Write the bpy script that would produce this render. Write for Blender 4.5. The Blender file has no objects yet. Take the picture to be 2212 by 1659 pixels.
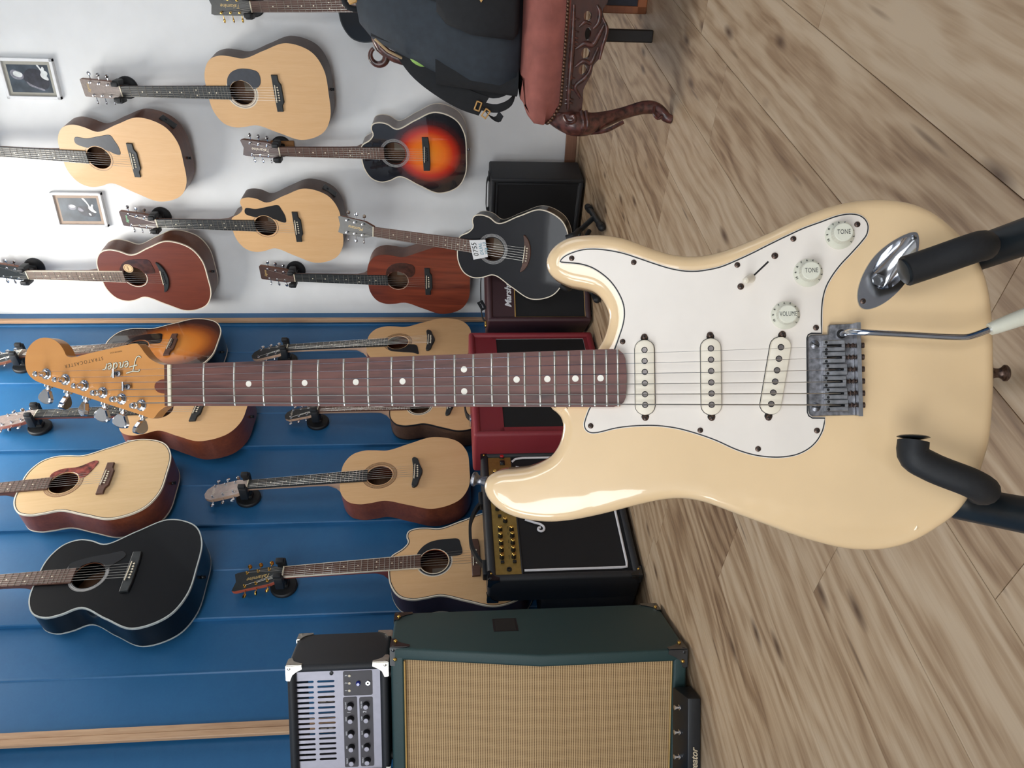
import bpy, bmesh, math, random
from mathutils import Vector, Matrix
from mathutils.geometry import delaunay_2d_cdt

random.seed(7)
SC = bpy.context.scene
COL = SC.collection
PI = math.pi

# ---------------------------------------------------------------- camera
# The picture was taken with the phone on its side: picture-left is up in the room.
FPX, HCAM = 1660.0, 0.65
DN = Vector((209, 18744, 1660)).normalized()          # straight down, seen from the camera (right, down, forward)
_zc = -DN
_f = Vector((0, 0, 1))
_yc = (_f - _zc * _f.dot(_zc)).normalized()
_xc = _yc.cross(_zc)
M3 = Matrix((_xc, _yc, _zc))                          # camera axes -> room axes
CAM = Vector((0, 0, HCAM))

def ray(x, y):
    return M3 @ Vector(((829.5 - y) / FPX, (x - 1106) / FPX, 1))

def at_plane(x, y, p0, n):
    r = ray(x, y)
    return CAM + r * ((p0 - CAM).dot(n) / r.dot(n))

def at_floor(x, y, z=0.0):
    return at_plane(x, y, Vector((0, 0, z)), Vector((0, 0, 1)))

def at_depth(x, y, Y):
    r = ray(x, y)
    return CAM + r * (Y / r.y)

cd = bpy.data.cameras.new('camera')
cam = bpy.data.objects.new('camera', cd)
COL.objects.link(cam)
cd.sensor_fit = 'HORIZONTAL'
cd.sensor_width = 36
cd.lens = FPX / 2212 * 36
cd.clip_start = 0.02
_ix = M3 @ Vector((0, 1, 0))
_iy = M3 @ Vector((1, 0, 0))
_iz = -(M3 @ Vector((0, 0, 1)))
cam.matrix_world = Matrix(((_ix.x, _iy.x, _iz.x, 0), (_ix.y, _iy.y, _iz.y, 0), (_ix.z, _iy.z, _iz.z, HCAM), (0, 0, 0, 1)))
SC.camera = cam

# ---------------------------------------------------------------- room geometry
TW, TB = math.radians(30), math.radians(41)
WN = Vector((-math.sin(TW), -math.cos(TW), 0)); WX = Vector((math.cos(TW), -math.sin(TW), 0))
BN = Vector((math.cos(TB), -math.sin(TB), 0));  BX = Vector((math.sin(TB), math.cos(TB), 0))
WD = at_floor(1249, 321).dot(WN)
_r = ray(958, 678)
CORNER = _r * (WD / _r.dot(WN)); CORNER.z = 0
BD = CORNER.dot(BN)
UP = Vector((0, 0, 1))
ROOM_H = 3.15
RC = CORNER
RE = CORNER + WX * 3.6
RG = CORNER - BX * 5.6
RF = Vector((1.7, -2.7, 0))

def on_white(x, y, off): return at_plane(x, y, WN * (WD + off), WN)
def on_blue(x, y, off): return at_plane(x, y, BN * (BD + off), BN)

# ---------------------------------------------------------------- light
SC.view_settings.view_transform = 'Standard'
SC.view_settings.look = 'None'
SC.view_settings.gamma = 1
SC.view_settings.use_curve_mapping = False
SC.view_settings.exposure = 0.06
w = bpy.data.worlds.new('sky'); SC.world = w; w.use_nodes = True
wn_ = w.node_tree.nodes; wl_ = w.node_tree.links
bg = wn_['Background']; bg.inputs[1].default_value = 1.0
tc = wn_.new('ShaderNodeTexCoord'); sep = wn_.new('ShaderNodeSeparateXYZ'); rp = wn_.new('ShaderNodeValToRGB')
wl_.new(tc.outputs['Generated'], sep.inputs[0]); wl_.new(sep.outputs['Z'], rp.inputs[0]); wl_.new(rp.outputs[0], bg.inputs[0])
rp.color_ramp.elements[0].position = 0.0; rp.color_ramp.elements[0].color = (0.75, 0.78, 0.78, 1)
rp.color_ramp.elements[1].position = 0.6; rp.color_ramp.elements[1].color = (0.62, 0.74, 0.95, 1)

def area(name, loc, look, sx, sy, watt, col=(1, 1, 1)):
    l = bpy.data.lights.new(name, 'AREA'); l.shape = 'RECTANGLE'; l.size = sx; l.size_y = sy; l.energy = watt; l.color = col
    o = bpy.data.objects.new(name, l); COL.objects.link(o)
    o.location = loc
    o.rotation_euler = (Vector(look)).to_track_quat('-Z', 'Y').to_euler()
    return o

LW = (RF - RG); LWL = LW.length; LWU = LW.normalized(); LWN = Vector((-LWU.y, LWU.x, 0))   # window wall, normal into the room
RW = (RF - RE); RWL = RW.length; RWU = RW.normalized(); RWN = Vector((RWU.y, -RWU.x, 0))
# daylight standing outside the shop windows
WINS_L = [(0.5, 1.5), (2.0, 3.1), (3.8, 4.9)]
WINS_R = [(1.5, 3.3)]
WZ0, WZ1 = 1.0, 2.6
for (a, b) in WINS_L:
    p = RG + LWU * ((a + b) / 2) - LWN * 0.16 + UP * ((WZ0 + WZ1) / 2)
    area('daylight_window', p, LWN, b - a, WZ1 - WZ0, 39, (0.95, 0.98, 1.0))
for (a, b) in WINS_R:
    p = RE + RWU * ((a + b) / 2) - RWN * 0.16 + UP * ((WZ0 + WZ1) / 2)
    area('daylight_side_window', p, RWN, b - a, WZ1 - WZ0, 12, (0.95, 0.98, 1.0))

# ---------------------------------------------------------------- materials
def s2l(c):
    c = c / 255.0
    return c / 12.92 if c <= 0.04045 else ((c + 0.055) / 1.055) ** 2.4
def rgb(c): return (s2l(c[0]), s2l(c[1]), s2l(c[2]), 1)
MATS = {}
def new_mat(name):
    m = bpy.data.materials.new(name); m.use_nodes = True
    n = m.node_tree.nodes; l = m.node_tree.links
    return m, n, l, n['Principled BSDF']
def coords(n, l, scale=(1, 1, 1), rnd=False):
    t = n.new('ShaderNodeTexCoord'); mp = n.new('ShaderNodeMapping'); mp.inputs['Scale'].default_value = scale
    l.new(t.outputs['Object'], mp.inputs['Vector'])
    if rnd:
        oi = n.new('ShaderNodeObjectInfo'); ml = n.new('ShaderNodeMath'); ml.operation = 'MULTIPLY'; ml.inputs[1].default_value = 37.0
        l.new(oi.outputs['Random'], ml.inputs[0]); cb = n.new('ShaderNodeCombineXYZ')
        for k in range(3): l.new(ml.outputs[0], cb.inputs[k])
        l.new(cb.outputs[0], mp.inputs['Location'])
    return mp.outputs[0]
def ramp(n, l, fac, stops):
    r = n.new('ShaderNodeValToRGB'); e = r.color_ramp.elements
    while len(e) > 1: e.remove(e[-1])
    e[0].position = stops[0][0]; e[0].color = stops[0][1]
    for p, c in stops[1:]:
        x = e.new(p); x.color = c
    l.new(fac, r.inputs[0])
    return r.outputs[0]
def bump(n, l, h, strength, dist, bs):
    b = n.new('ShaderNodeBump'); b.inputs['Strength'].default_value = strength; b.inputs['Distance'].default_value = dist
    l.new(h, b.inputs['Height']); l.new(b.outputs[0], bs.inputs['Normal'])
def noise(n, l, vec, scale, detail=3, dist=0.0):
    x = n.new('ShaderNodeTexNoise'); x.inputs['Scale'].default_value = scale; x.inputs['Detail'].default_value = detail
    x.inputs['Distortion'].default_value = dist; l.new(vec, x.inputs['Vector']); return x.outputs[0]
def lighten(c, k): return tuple(max(0, min(255, v * k)) for v in c)

def pm(name, c, rough=0.5, metal=0.0, var=0.06, scale=60, bmp=0.0, bscale=None, coat=0.0, spec=0.5):
    """a painted, plastic, leather or metal surface with slight tonal variation"""
    if name in MATS: return MATS[name]
    m, n, l, bs = new_mat(name)
    v = coords(n, l)
    f = noise(n, l, v, scale)
    col = ramp(n, l, f, [(0.3, rgb(lighten(c, 1 - var))), (0.7, rgb(lighten(c, 1 + var)))])
    l.new(col, bs.inputs['Base Color'])
    bs.inputs['Roughness'].default_value = rough; bs.inputs['Metallic'].default_value = metal
    bs.inputs['Coat Weight'].default_value = coat; bs.inputs['Coat Roughness'].default_value = 0.03
    bs.inputs['Specular IOR Level'].default_value = spec
    if bmp:
        h = noise(n, l, v, bscale or scale * 4, 2); bump(n, l, h, bmp, 0.002, bs)
    MATS[name] = m
    return m

def wood(name, c1, c2, along=1, fine=220, rough=0.45, coat=0.0, contrast=1.0, streak=None, rnd=True, coarse=0.08):
    """timber with the grain running along one axis (0 x, 1 y, 2 z)"""
    if name in MATS: return MATS[name]
    m, n, l, bs = new_mat(name)
    sc = [1, 1, 1]; sc[along] = coarse
    v = coords(n, l, sc, rnd)
    f1 = noise(n, l, v, fine, 4, 0.4)
    f2 = noise(n, l, v, fine * 0.14, 3, 1.2)
    mx = n.new('ShaderNodeMath'); mx.operation = 'MULTIPLY_ADD'; mx.inputs[1].default_value = 0.45
    l.new(f1, mx.inputs[0]); m2 = n.new('ShaderNodeMath'); m2.operation = 'MULTIPLY'; m2.inputs[1].default_value = 0.55
    l.new(f2, m2.inputs[0]); l.new(m2.outputs[0], mx.inputs[2])
    w_ = 0.22 / contrast
    st = [(max(0, 0.5 - w_), rgb(c2)), (min(1, 0.5 + w_), rgb(c1))]
    if streak: st = [(max(0, 0.5 - w_ * 1.6), rgb(streak))] + st
    col = ramp(n, l, mx.outputs[0], st)
    l.new(col, bs.inputs['Base Color'])
    bs.inputs['Roughness'].default_value = rough
    bs.inputs['Coat Weight'].default_value = coat; bs.inputs['Coat Roughness'].default_value = 0.04
    bump(n, l, f1, 0.05, 0.001, bs)
    MATS[name] = m
    return m

def burst(name, stops, cx, cy, sx, sy, coat=1.0):
    """sprayed sunburst lacquer: colour runs from the centre of the top to its edge"""
    m, n, l, bs = new_mat(name)
    t = n.new('ShaderNodeTexCoord'); mp = n.new('ShaderNodeMapping')
    mp.inputs['Scale'].default_value = (1 / sx, 1 / sy, 0); mp.inputs['Location'].default_value = (-cx / sx, -cy / sy, 0)
    l.new(t.outputs['Object'], mp.inputs['Vector'])
    ln = n.new('ShaderNodeVectorMath'); ln.operation = 'LENGTH'; l.new(mp.outputs[0], ln.inputs[0])
    v = coords(n, l, (1, 0.06, 1)); f = noise(n, l, v, 260, 3)
    ad = n.new('ShaderNodeMath'); ad.operation = 'MULTIPLY_ADD'; ad.inputs[1].default_value = 0.06
    l.new(f, ad.inputs[0]); l.new(ln.outputs['Value'], ad.inputs[2])
    col = ramp(n, l, ad.outputs[0], [(p, rgb(c)) for p, c in stops])
    l.new(col, bs.inputs['Base Color']); bs.inputs['Roughness'].default_value = 0.25
    bs.inputs['Coat Weight'].default_value = coat; bs.inputs['Coat Roughness'].default_value = 0.02
    return m

# ---------------------------------------------------------------- mesh helpers
def link(name, me, mat, parent=None, mw=None, smooth=None):
    o = bpy.data.objects.new(name, me); COL.objects.link(o)
    if mat is not None and not me.materials:
        for q in (mat if isinstance(mat, (list, tuple)) else [mat]): me.materials.append(q)
    if parent is not None: o.parent = parent
    if mw is not None: o.matrix_local = mw
    return o
def mesh(name, vf, mat, parent=None, mw=None, smooth=40):
    v, f = vf[0], vf[1]
    me = bpy.data.meshes.new(name); me.from_pydata([tuple(p) for p in v], [], f)
    if len(vf) > 2:
        for p, i in zip(me.polygons, vf[2]): p.material_index = i
    bm = bmesh.new(); bm.from_mesh(me); bmesh.ops.recalc_face_normals(bm, faces=bm.faces)
    if smooth:
        a = math.radians(smooth)
        for fc in bm.faces: fc.smooth = True
        for e in bm.edges:
            if len(e.link_faces) == 2 and e.calc_face_angle(0) > a: e.smooth = False
    bm.to_mesh(me); bm.free()
    return link(name, me, mat, parent, mw)
def thing(name, label, cat, mw=None, group=None):
    o = bpy.data.objects.new(name, None); COL.objects.link(o); o.empty_display_size = 0.05
    if mw is not None: o.matrix_world = mw
    o['label'] = label; o['category'] = cat
    if group: o['group'] = group
    return o
def tag(o, label, cat, group=None):
    o['label'] = label; o['category'] = cat
    if group: o['group'] = group
    return o
def struct(o): o['kind'] = 'structure'; return o
def xf(vf, m):
    return ([m @ Vector(p) for p in vf[0]],) + tuple(vf[1:])
def join(*parts):
    V, F = [], []
    for p in parts:
        b = len(V); V += list(p[0]); F += [tuple(i + b for i in f) for f in p[1]]
    return V, F
def joinm(*parts):
    """parts are (vf, material index)"""
    V, F, I = [], [], []
    for p, k in parts:
        b = len(V); V += list(p[0]); F += [tuple(i + b for i in f) for f in p[1]]; I += [k] * len(p[1])
    return V, F, I
def box(x0, x1, y0, y1, z0, z1):
    v = [(x, y, z) for z in (z0, z1) for y in (y0, y1) for x in (x0, x1)]
    return v, [(0, 2, 3, 1), (4, 5, 7, 6), (0, 1, 5, 4), (2, 6, 7, 3), (0, 4, 6, 2), (1, 3, 7, 5)]
def rbox(x0, x1, y0, y1, z0, z1, r=0.004, seg=2):
    bm = bmesh.new(); v, f = box(x0, x1, y0, y1, z0, z1)
    vs = [bm.verts.new(p) for p in v]
    for q in f: bm.faces.new([vs[i] for i in q])
    bmesh.ops.bevel(bm, geom=list(bm.edges), offset=r, segments=seg, affect='EDGES', profile=0.5)
    bm.verts.ensure_lookup_table(); bm.verts.index_update()
    out = ([tuple(p.co) for p in bm.verts], [tuple(p.index for p in q.verts) for q in bm.faces])
    bm.free(); return out
def ngon(o2, z0, z1):
    n = len(o2)
    v = [(x, y, z0) for x, y in o2] + [(x, y, z1) for x, y in o2]
    f = [tuple(range(n))[::-1], tuple(range(n, 2 * n))] + [(i, (i + 1) % n, n + (i + 1) % n, n + i) for i in range(n)]
    return v, f
def normals2(o):
    n = len(o); A = sum(o[i][0] * o[(i + 1) % n][1] - o[(i + 1) % n][0] * o[i][1] for i in range(n))
    s = 1 if A > 0 else -1
    out = []
    for i in range(n):
        dx = o[(i + 1) % n][0] - o[i - 1][0]; dy = o[(i + 1) % n][1] - o[i - 1][1]; d = math.hypot(dx, dy) or 1
        out.append((s * dy / d, -s * dx / d))
    return out
def inset(o, r):
    N = normals2(o); return [(p[0] - n[0] * r, p[1] - n[1] * r) for p, n in zip(o, N)]
def spline(P, n, closed=True):
    """centripetal Catmull-Rom through P, n points evenly spaced by length"""
    P = [Vector(p) for p in P]; m = len(P); out = []
    segs = m if closed else m - 1
    for i in range(segs):
        if closed: p0, p1, p2, p3 = P[i - 1], P[i], P[(i + 1) % m], P[(i + 2) % m]
        else:
            p1, p2 = P[i], P[i + 1]; p0 = P[i - 1] if i else p1 * 2 - p2; p3 = P[i + 2] if i + 2 < m else p2 * 2 - p1
        t0 = 0; t1 = t0 + max(1e-6, (p1 - p0).length) ** .5; t2 = t1 + max(1e-6, (p2 - p1).length) ** .5; t3 = t2 + max(1e-6, (p3 - p2).length) ** .5
        for k in range(16):
            t = t1 + (t2 - t1) * k / 16
            a1 = p0 * ((t1 - t) / (t1 - t0)) + p1 * ((t - t0) / (t1 - t0)); a2 = p1 * ((t2 - t) / (t2 - t1)) + p2 * ((t - t1) / (t2 - t1)); a3 = p2 * ((t3 - t) / (t3 - t2)) + p3 * ((t - t2) / (t3 - t2))
            b1 = a1 * ((t2 - t) / (t2 - t0)) + a2 * ((t - t0) / (t2 - t0)); b2 = a2 * ((t3 - t) / (t3 - t1)) + a3 * ((t - t1) / (t3 - t1))
            out.append(b1 * ((t2 - t) / (t2 - t1)) + b2 * ((t - t1) / (t2 - t1)))
    if not closed: out.append(P[-1])
    Q = out + [out[0]] if closed else out
    L = [0]
    for i in range(len(Q) - 1): L.append(L[-1] + (Q[i + 1] - Q[i]).length)
    res = []; j = 0
    for k in range(n):
        d = L[-1] * k / (n if closed else n - 1)
        while j < len(L) - 2 and L[j + 1] < d: j += 1
        u = (d - L[j]) / max(1e-9, L[j + 1] - L[j]); res.append(Q[j].lerp(Q[j + 1], u))
    return [tuple(p) for p in res]
def layers(rings, cap0=True, cap1=True):
    """stack of equal closed loops of 3D points"""
    n = len(rings[0]); V = [p for r in rings for p in r]; F = []
    for k in range(len(rings) - 1):
        for i in range(n):
            a = k * n + i; b = k * n + (i + 1) % n; F.append((a, b, b + n, a + n))
    if cap0: F.append(tuple(range(n))[::-1])
    if cap1: F.append(tuple(range((len(rings) - 1) * n, len(rings) * n)))
    return V, F
def slab(o2, z0, z1, r=0.001, seg=2):
    """outline extruded from z0 to z1 with its upper edge rounded"""
    R = [[(x, y, z0) for x, y in o2]]
    for k in range(seg + 1):
        t = PI / 2 * k / seg
        q = inset(o2, r * (1 - math.cos(t))) if k else o2
        R.append([(x, y, z1 - r + r * math.sin(t)) for x, y in q])
    return layers(R)
def annulus(cx, cy, r0, r1, z0, z1, n=40):
    R = []
    for r, z in ((r0, z0), (r1, z0), (r1, z1), (r0, z1)):
        R.append([(cx + r * math.cos(2 * PI * i / n), cy + r * math.sin(2 * PI * i / n), z) for i in range(n)])
    R.append(R[0]); return layers(R, False, False)
def circ(cx, cy, r, n=24, ry=None):
    return [(cx + r * math.cos(2 * PI * i / n), cy + (ry or r) * math.sin(2 * PI * i / n)) for i in range(n)]
def fill(outer, holes=(), pts=(), zf=lambda x, y: 0.0):
    """triangulated plate with holes and interior points"""
    co = [Vector(p) for p in outer]; E = [(i, (i + 1) % len(outer)) for i in range(len(outer))]
    for h in holes:
        b = len(co); co += [Vector(p) for p in h]; E += [(b + i, b + (i + 1) % len(h)) for i in range(len(h))]
    co += [Vector(p) for p in pts]
    v, _, f, *_ = delaunay_2d_cdt(co, E, [], 1 if not holes else 1, 1e-6)
    def ins(p, poly):
        c = False; n = len(poly); j = n - 1
        for i in range(n):
            if (poly[i][1] > p[1]) != (poly[j][1] > p[1]) and p[0] < (poly[j][0] - poly[i][0]) * (p[1] - poly[i][1]) / (poly[j][1] - poly[i][1]) + poly[i][0]: c = not c
            j = i
        return c
    F = []
    for q in f:
        c = sum((v[i] for i in q), Vector((0, 0))) / len(q)
        if ins(c, outer) and not any(ins(c, h) for h in holes): F.append(tuple(q))
    return [(p.x, p.y, zf(p.x, p.y)) for p in v], F
def tube(P, r, n=10, cap=True):
    P = [Vector(p) for p in P]; rr = r if isinstance(r, (list, tuple)) else [r] * len(P)
    T = []
    for i in range(len(P)):
        a = P[max(0, i - 1)]; b = P[min(len(P) - 1, i + 1)]; T.append((b - a).normalized())
    u = T[0].orthogonal().normalized(); R = []
    for i in range(len(P)):
        u = (u - T[i] * u.dot(T[i])).normalized(); w_ = T[i].cross(u)
        R.append([tuple(P[i] + (u * math.cos(2 * PI * k / n) + w_ * math.sin(2 * PI * k / n)) * rr[i]) for k in range(n)])
    return layers(R, cap, cap)
def bend(P, n):
    return [Vector(p) for p in spline([tuple(Vector(p)) for p in P], n, False)]
def lathe(prof, n=20, m=None):
    R = [[(r * math.cos(2 * PI * k / n), r * math.sin(2 * PI * k / n), z) for k in range(n)] for r, z in prof]
    vf = layers(R); return xf(vf, m) if m else vf
def sphere(c, rx, ry=None, rz=None, n=12, k=7):
    ry = ry or rx; rz = rz or rx
    R = [[(c[0] + rx * math.sin(PI * j / k) * math.cos(2 * PI * i / n), c[1] + ry * math.sin(PI * j / k) * math.sin(2 * PI * i / n), c[2] - rz * math.cos(PI * j / k)) for i in range(n)] for j in range(1, k)]
    return layers(R)
def frame(o, x, y, z):
    return Matrix(((x.x, y.x, z.x, o.x), (x.y, y.y, z.y, o.y), (x.z, y.z, z.z, o.z), (0, 0, 0, 1)))
def lettering(name, txt, size, m, mat, parent=None, shear=0.0, bold=0.0, align='CENTER', thick=0.0002, space=1.0):
    c = bpy.data.curves.new('t', 'FONT'); c.body = txt; c.size = size; c.shear = shear; c.offset = bold; c.align_x = align; c.align_y = 'CENTER'
    c.extrude = thick; c.resolution_u = 3; c.space_character = space
    o = bpy.data.objects.new('t', c); COL.objects.link(o)
    me = bpy.data.meshes.new_from_object(o)
    bpy.data.objects.remove(o); bpy.data.curves.remove(c)
    me.transform(m); me.name = name
    return link(name, me, mat, parent)
def strokes(lines, r, m, n=6, k=14):
    return xf(join(*[tube([(p[0], p[1], 0) for p in spline(L, k, False)], r, n) for L in lines]), m)
T = Matrix.Translation
def RZ(a): return Matrix.Rotation(math.radians(a), 4, 'Z')
def RX(a): return Matrix.Rotation(math.radians(a), 4, 'X')
def RY(a): return Matrix.Rotation(math.radians(a), 4, 'Y')

# ---------------------------------------------------------------- room
M_WHITE = pm('white_wall_paint', (234, 236, 237), 0.6, var=0.012, scale=8, bmp=0.03, bscale=400)
M_BLUE = wood('blue_painted_board', (42, 104, 152), (36, 93, 140), 2, 120, 0.38, 0.0, 0.6)
M_CEIL = pm('ceiling_paint', (222, 222, 220), 0.8, var=0.01)
M_PINE = wood('raw_pine_batten', (205, 170, 135), (170, 130, 98), 2, 160, 0.55)
M_BASE = wood('baseboard_wood', (150, 108, 84), (118, 80, 60), 0, 120, 0.5)
M_FLOORSUB = pm('floor_joint', (70, 58, 46), 0.8)

def plank_mat():
    m, n, l, bs = new_mat('oak_laminate')
    v = coords(n, l, (1, 0.055, 1), True)
    vk = coords(n, l, (1, 0.28, 1), True)
    big = noise(n, l, vk, 3.2, 2, 1.0)
    wv = n.new('ShaderNodeTexWave'); wv.wave_type = 'BANDS'; wv.bands_direction = 'X'
    wv.inputs['Scale'].default_value = 6; wv.inputs['Distortion'].default_value = 14; wv.inputs['Detail'].default_value = 3; wv.inputs['Detail Scale'].default_value = 1.3
    l.new(vk, wv.inputs['Vector'])
    f = noise(n, l, v, 130, 5, 0.6); g = noise(n, l, v, 15, 3, 1.5)
    def mul(a, k, b=None):
        x = n.new('ShaderNodeMath'); x.operation = 'MULTIPLY_ADD'; x.inputs[1].default_value = k; l.new(a, x.inputs[0])
        if b is not None: l.new(b, x.inputs[2])
        else: x.inputs[2].default_value = 0
        return x.outputs[0]
    s = mul(f, 0.27, mul(g, 0.24, mul(wv.outputs[1], 0.12, mul(big, 0.31))))
    oi = n.new('ShaderNodeObjectInfo')
    s = mul(oi.outputs['Random'], 0.12, s)
    col = ramp(n, l, s, [(0.36, rgb((110, 84, 62))), (0.46, rgb((150, 123, 95))), (0.55, rgb((173, 148, 119))), (0.68, rgb((190, 168, 141)))])
    # knots and short dark checks
    vo = n.new('ShaderNodeTexVoronoi'); vo.voronoi_dimensions = '2D'; vo.inputs['Scale'].default_value = 6.5; l.new(coords(n, l, (1, 0.35, 1), True), vo.inputs['Vector'])
    kn = ramp(n, l, vo.outputs['Distance'], [(0.0, (1, 1, 1, 1)), (0.03, (0.8, 0.8, 0.8, 1)), (0.1, (0, 0, 0, 1))])
    msk = ramp(n, l, noise(n, l, coords(n, l, (1, 1, 1), True), 2.0, 1), [(0.47, (0, 0, 0, 1)), (0.54, (1, 1, 1, 1))])
    v2 = n.new('ShaderNodeTexVoronoi'); v2.voronoi_dimensions = '2D'; v2.inputs['Scale'].default_value = 13; l.new(coords(n, l, (1, 0.09, 1), True), v2.inputs['Vector'])
    ck = ramp(n, l, v2.outputs['Distance'], [(0.0, (.75, .75, .75, 1)), (0.035, (.5, .5, .5, 1)), (0.07, (0, 0, 0, 1))])
    m0 = n.new('ShaderNodeMath'); m0.operation = 'MULTIPLY'; l.new(kn, m0.inputs[0]); l.new(msk, m0.inputs[1])
    m1 = n.new('ShaderNodeMath'); m1.operation = 'MULTIPLY'; l.new(ck, m1.inputs[0]); l.new(ramp(n, l, noise(n, l, coords(n, l, (1, 1, 1), True), 3.1, 1), [(0.5, (0, 0, 0, 1)), (0.56, (1, 1, 1, 1))]), m1.inputs[1])
    mm = n.new('ShaderNodeMath'); mm.operation = 'MAXIMUM'; l.new(m0.outputs[0], mm.inputs[0]); l.new(m1.outputs[0], mm.inputs[1])
    mix = n.new('ShaderNodeMix'); mix.data_type = 'RGBA'; l.new(mm.outputs[0], mix.inputs[0]); l.new(col, mix.inputs[6]); mix.inputs[7].default_value = rgb((88, 66, 50))
    l.new(mix.outputs[2], bs.inputs['Base Color'])
    bs.inputs['Roughness'].default_value = 0.42; bs.inputs['Specular IOR Level'].default_value = 0.4
    bump(n, l, f, 0.08, 0.001, bs)
    return m
M_PLANK = plank_mat()

ROOM = [RC, RE, RF, RG]
def clip(poly, a, b):
    """keep the part of poly to the inner side of line a->b (room is clockwise)"""
    out = []; n = len(poly)
    nx, ny = (b.y - a.y), -(b.x - a.x)
    def d(p): return (p[0] - a.x) * nx + (p[1] - a.y) * ny
    for i in range(n):
        p, q = poly[i], poly[(i + 1) % n]; dp, dq = d(p), d(q)
        if dp >= 0: out.append(p)
        if (dp >= 0) != (dq >= 0):
            t = dp / (dp - dq); out.append((p[0] + (q[0] - p[0]) * t, p[1] + (q[1] - p[1]) * t))
    return out
floor = struct(mesh('floor', ngon([(p.x, p.y) for p in ROOM], -0.05, -0.009), M_FLOORSUB, smooth=0))
PD = BX; PE = Vector((BX.y, -BX.x, 0))
PWID, PLEN = 0.192, 1.28
PBASE = at_floor(1869, 1199).dot(PE)
for i in range(-30, 30):
    off = random.random() * PLEN
    for j in range(-6, 8):
        e0 = PBASE + i * PWID; d0 = j * PLEN + off
        g = 0.0006
        loc = [(g, g), (PWID - g, g), (PWID - g, PLEN - g), (g, PLEN - g)]
        wp = [PE * (e0 + a) + PD * (d0 + b) for a, b in loc]
        poly = [(p.x, p.y) for p in wp]
        for k in range(4):
            poly = clip(poly, ROOM[k], ROOM[(k + 1) % 4])
            if len(poly) < 3: break
        if len(poly) < 3: continue
        o = PE * (e0 + PWID / 2) + PD * (d0 + PLEN / 2)
        pl = [((Vector((x, y, 0)) - o).dot(PE), (Vector((x, y, 0)) - o).dot(PD)) for x, y in poly]
        A = abs(sum(pl[q][0] * pl[(q + 1) % len(pl)][1] - pl[(q + 1) % len(pl)][0] * pl[q][1] for q in range(len(pl)))) / 2
        if A < 0.002: continue
        mw = frame(o, PE, PD, UP)
        n_ = len(pl)
        top = inset(pl, 0.0007)
        R = [[(x, y, -0.009) for x, y in pl], [(x, y, -0.0007) for x, y in pl], [(x, y, 0) for x, y in top]]
        mesh('floor_plank', layers(R), M_PLANK, floor, mw, 0)

struct(mesh('ceiling', ngon([(p.x, p.y) for p in ROOM], ROOM_H, ROOM_H + 0.1), M_CEIL, smooth=0))
def wall(name, a, b, nrm, mat, wins=(), z0=WZ0, z1=WZ1):
    """wall from a to b (thickness outward), with window openings; its frame: x along, y up, z into the room"""
    d = (b - a); L = d.length; u = d.normalized()
    mw = frame(a, u, UP, nrm) if u.cross(UP).dot(nrm) > 0 else None
    parts = []; x = -0.12
    for (p, q) in wins:
        parts += [box(x, p, 0, ROOM_H, -0.12, 0), box(p, q, 0, z0, -0.12, 0), box(p, q, z1, ROOM_H, -0.12, 0)]; x = q
    parts.append(box(x, L + 0.12, 0, ROOM_H, -0.12, 0))
    if mw is None: mw = frame(a, u, UP, nrm)
    o = mesh(name, join(*parts), mat, None, None, 0); o.matrix_world = mw
    return struct(o)
wall('wall_right', RC, RE, WN, M_WHITE)
wb = wall('wall_left', RC, RG, BN, M_BLUE)
wall('wall_front', RG, RF, LWN, M_WHITE, WINS_L)
wall('wall_side', RE, RF, RWN, pm('deep_blue_wall_paint', (40, 92, 140), .5, var=.02), WINS_R)

def glass_mat():
    m = bpy.data.materials.new('window_glass'); m.use_nodes = True; n = m.node_tree.nodes; l = m.node_tree.links
    n.clear(); o = n.new('ShaderNodeOutputMaterial'); t = n.new('ShaderNodeBsdfTransparent'); g = n.new('ShaderNodeBsdfGlossy'); g.inputs['Roughness'].default_value = 0.02
    mx = n.new('ShaderNodeMixShader'); fr = n.new('ShaderNodeFresnel'); fr.inputs[0].default_value = 1.2
    l.new(fr.outputs[0], mx.inputs[0]); l.new(t.outputs[0], mx.inputs[1]); l.new(g.outputs[0], mx.inputs[2]); l.new(mx.outputs[0], o.inputs[0])
    return m
M_GLASS = glass_mat()
M_FRAMEW = pm('window_frame_paint', (235, 235, 232), 0.4, var=0.01)
k = 0
for (org, u, nr, wins) in ((RG, LWU, LWN, WINS_L), (RE, RWU, RWN, WINS_R)):
    for (a, b) in wins:
        k += 1
        mw = frame(org + u * a, u, UP, nr)
        W_ = b - a
        fr = join(box(0, .05, WZ0, WZ1, -.1, 0.01), box(W_ - .05, W_, WZ0, WZ1, -.1, 0.01), box(.05, W_ - .05, WZ0, WZ0 + .05, -.1, 0.01), box(.05, W_ - .05, WZ1 - .05, WZ1, -.1, 0.01), box(.05, W_ - .05, 2.05, 2.1, -.09, 0.0))
        o = mesh('window_%d' % k, fr, M_FRAMEW, None, None, 0); o.matrix_world = mw; struct(o)
        mesh('pane', box(.05, W_ - .05, WZ0 + .05, 2.05, -.06, -.055), M_GLASS, o, None, 0)
        mesh('pane', box(.05, W_ - .05, 2.1, WZ1 - .05, -.06, -.055), M_GLASS, o, None, 0)

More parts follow.
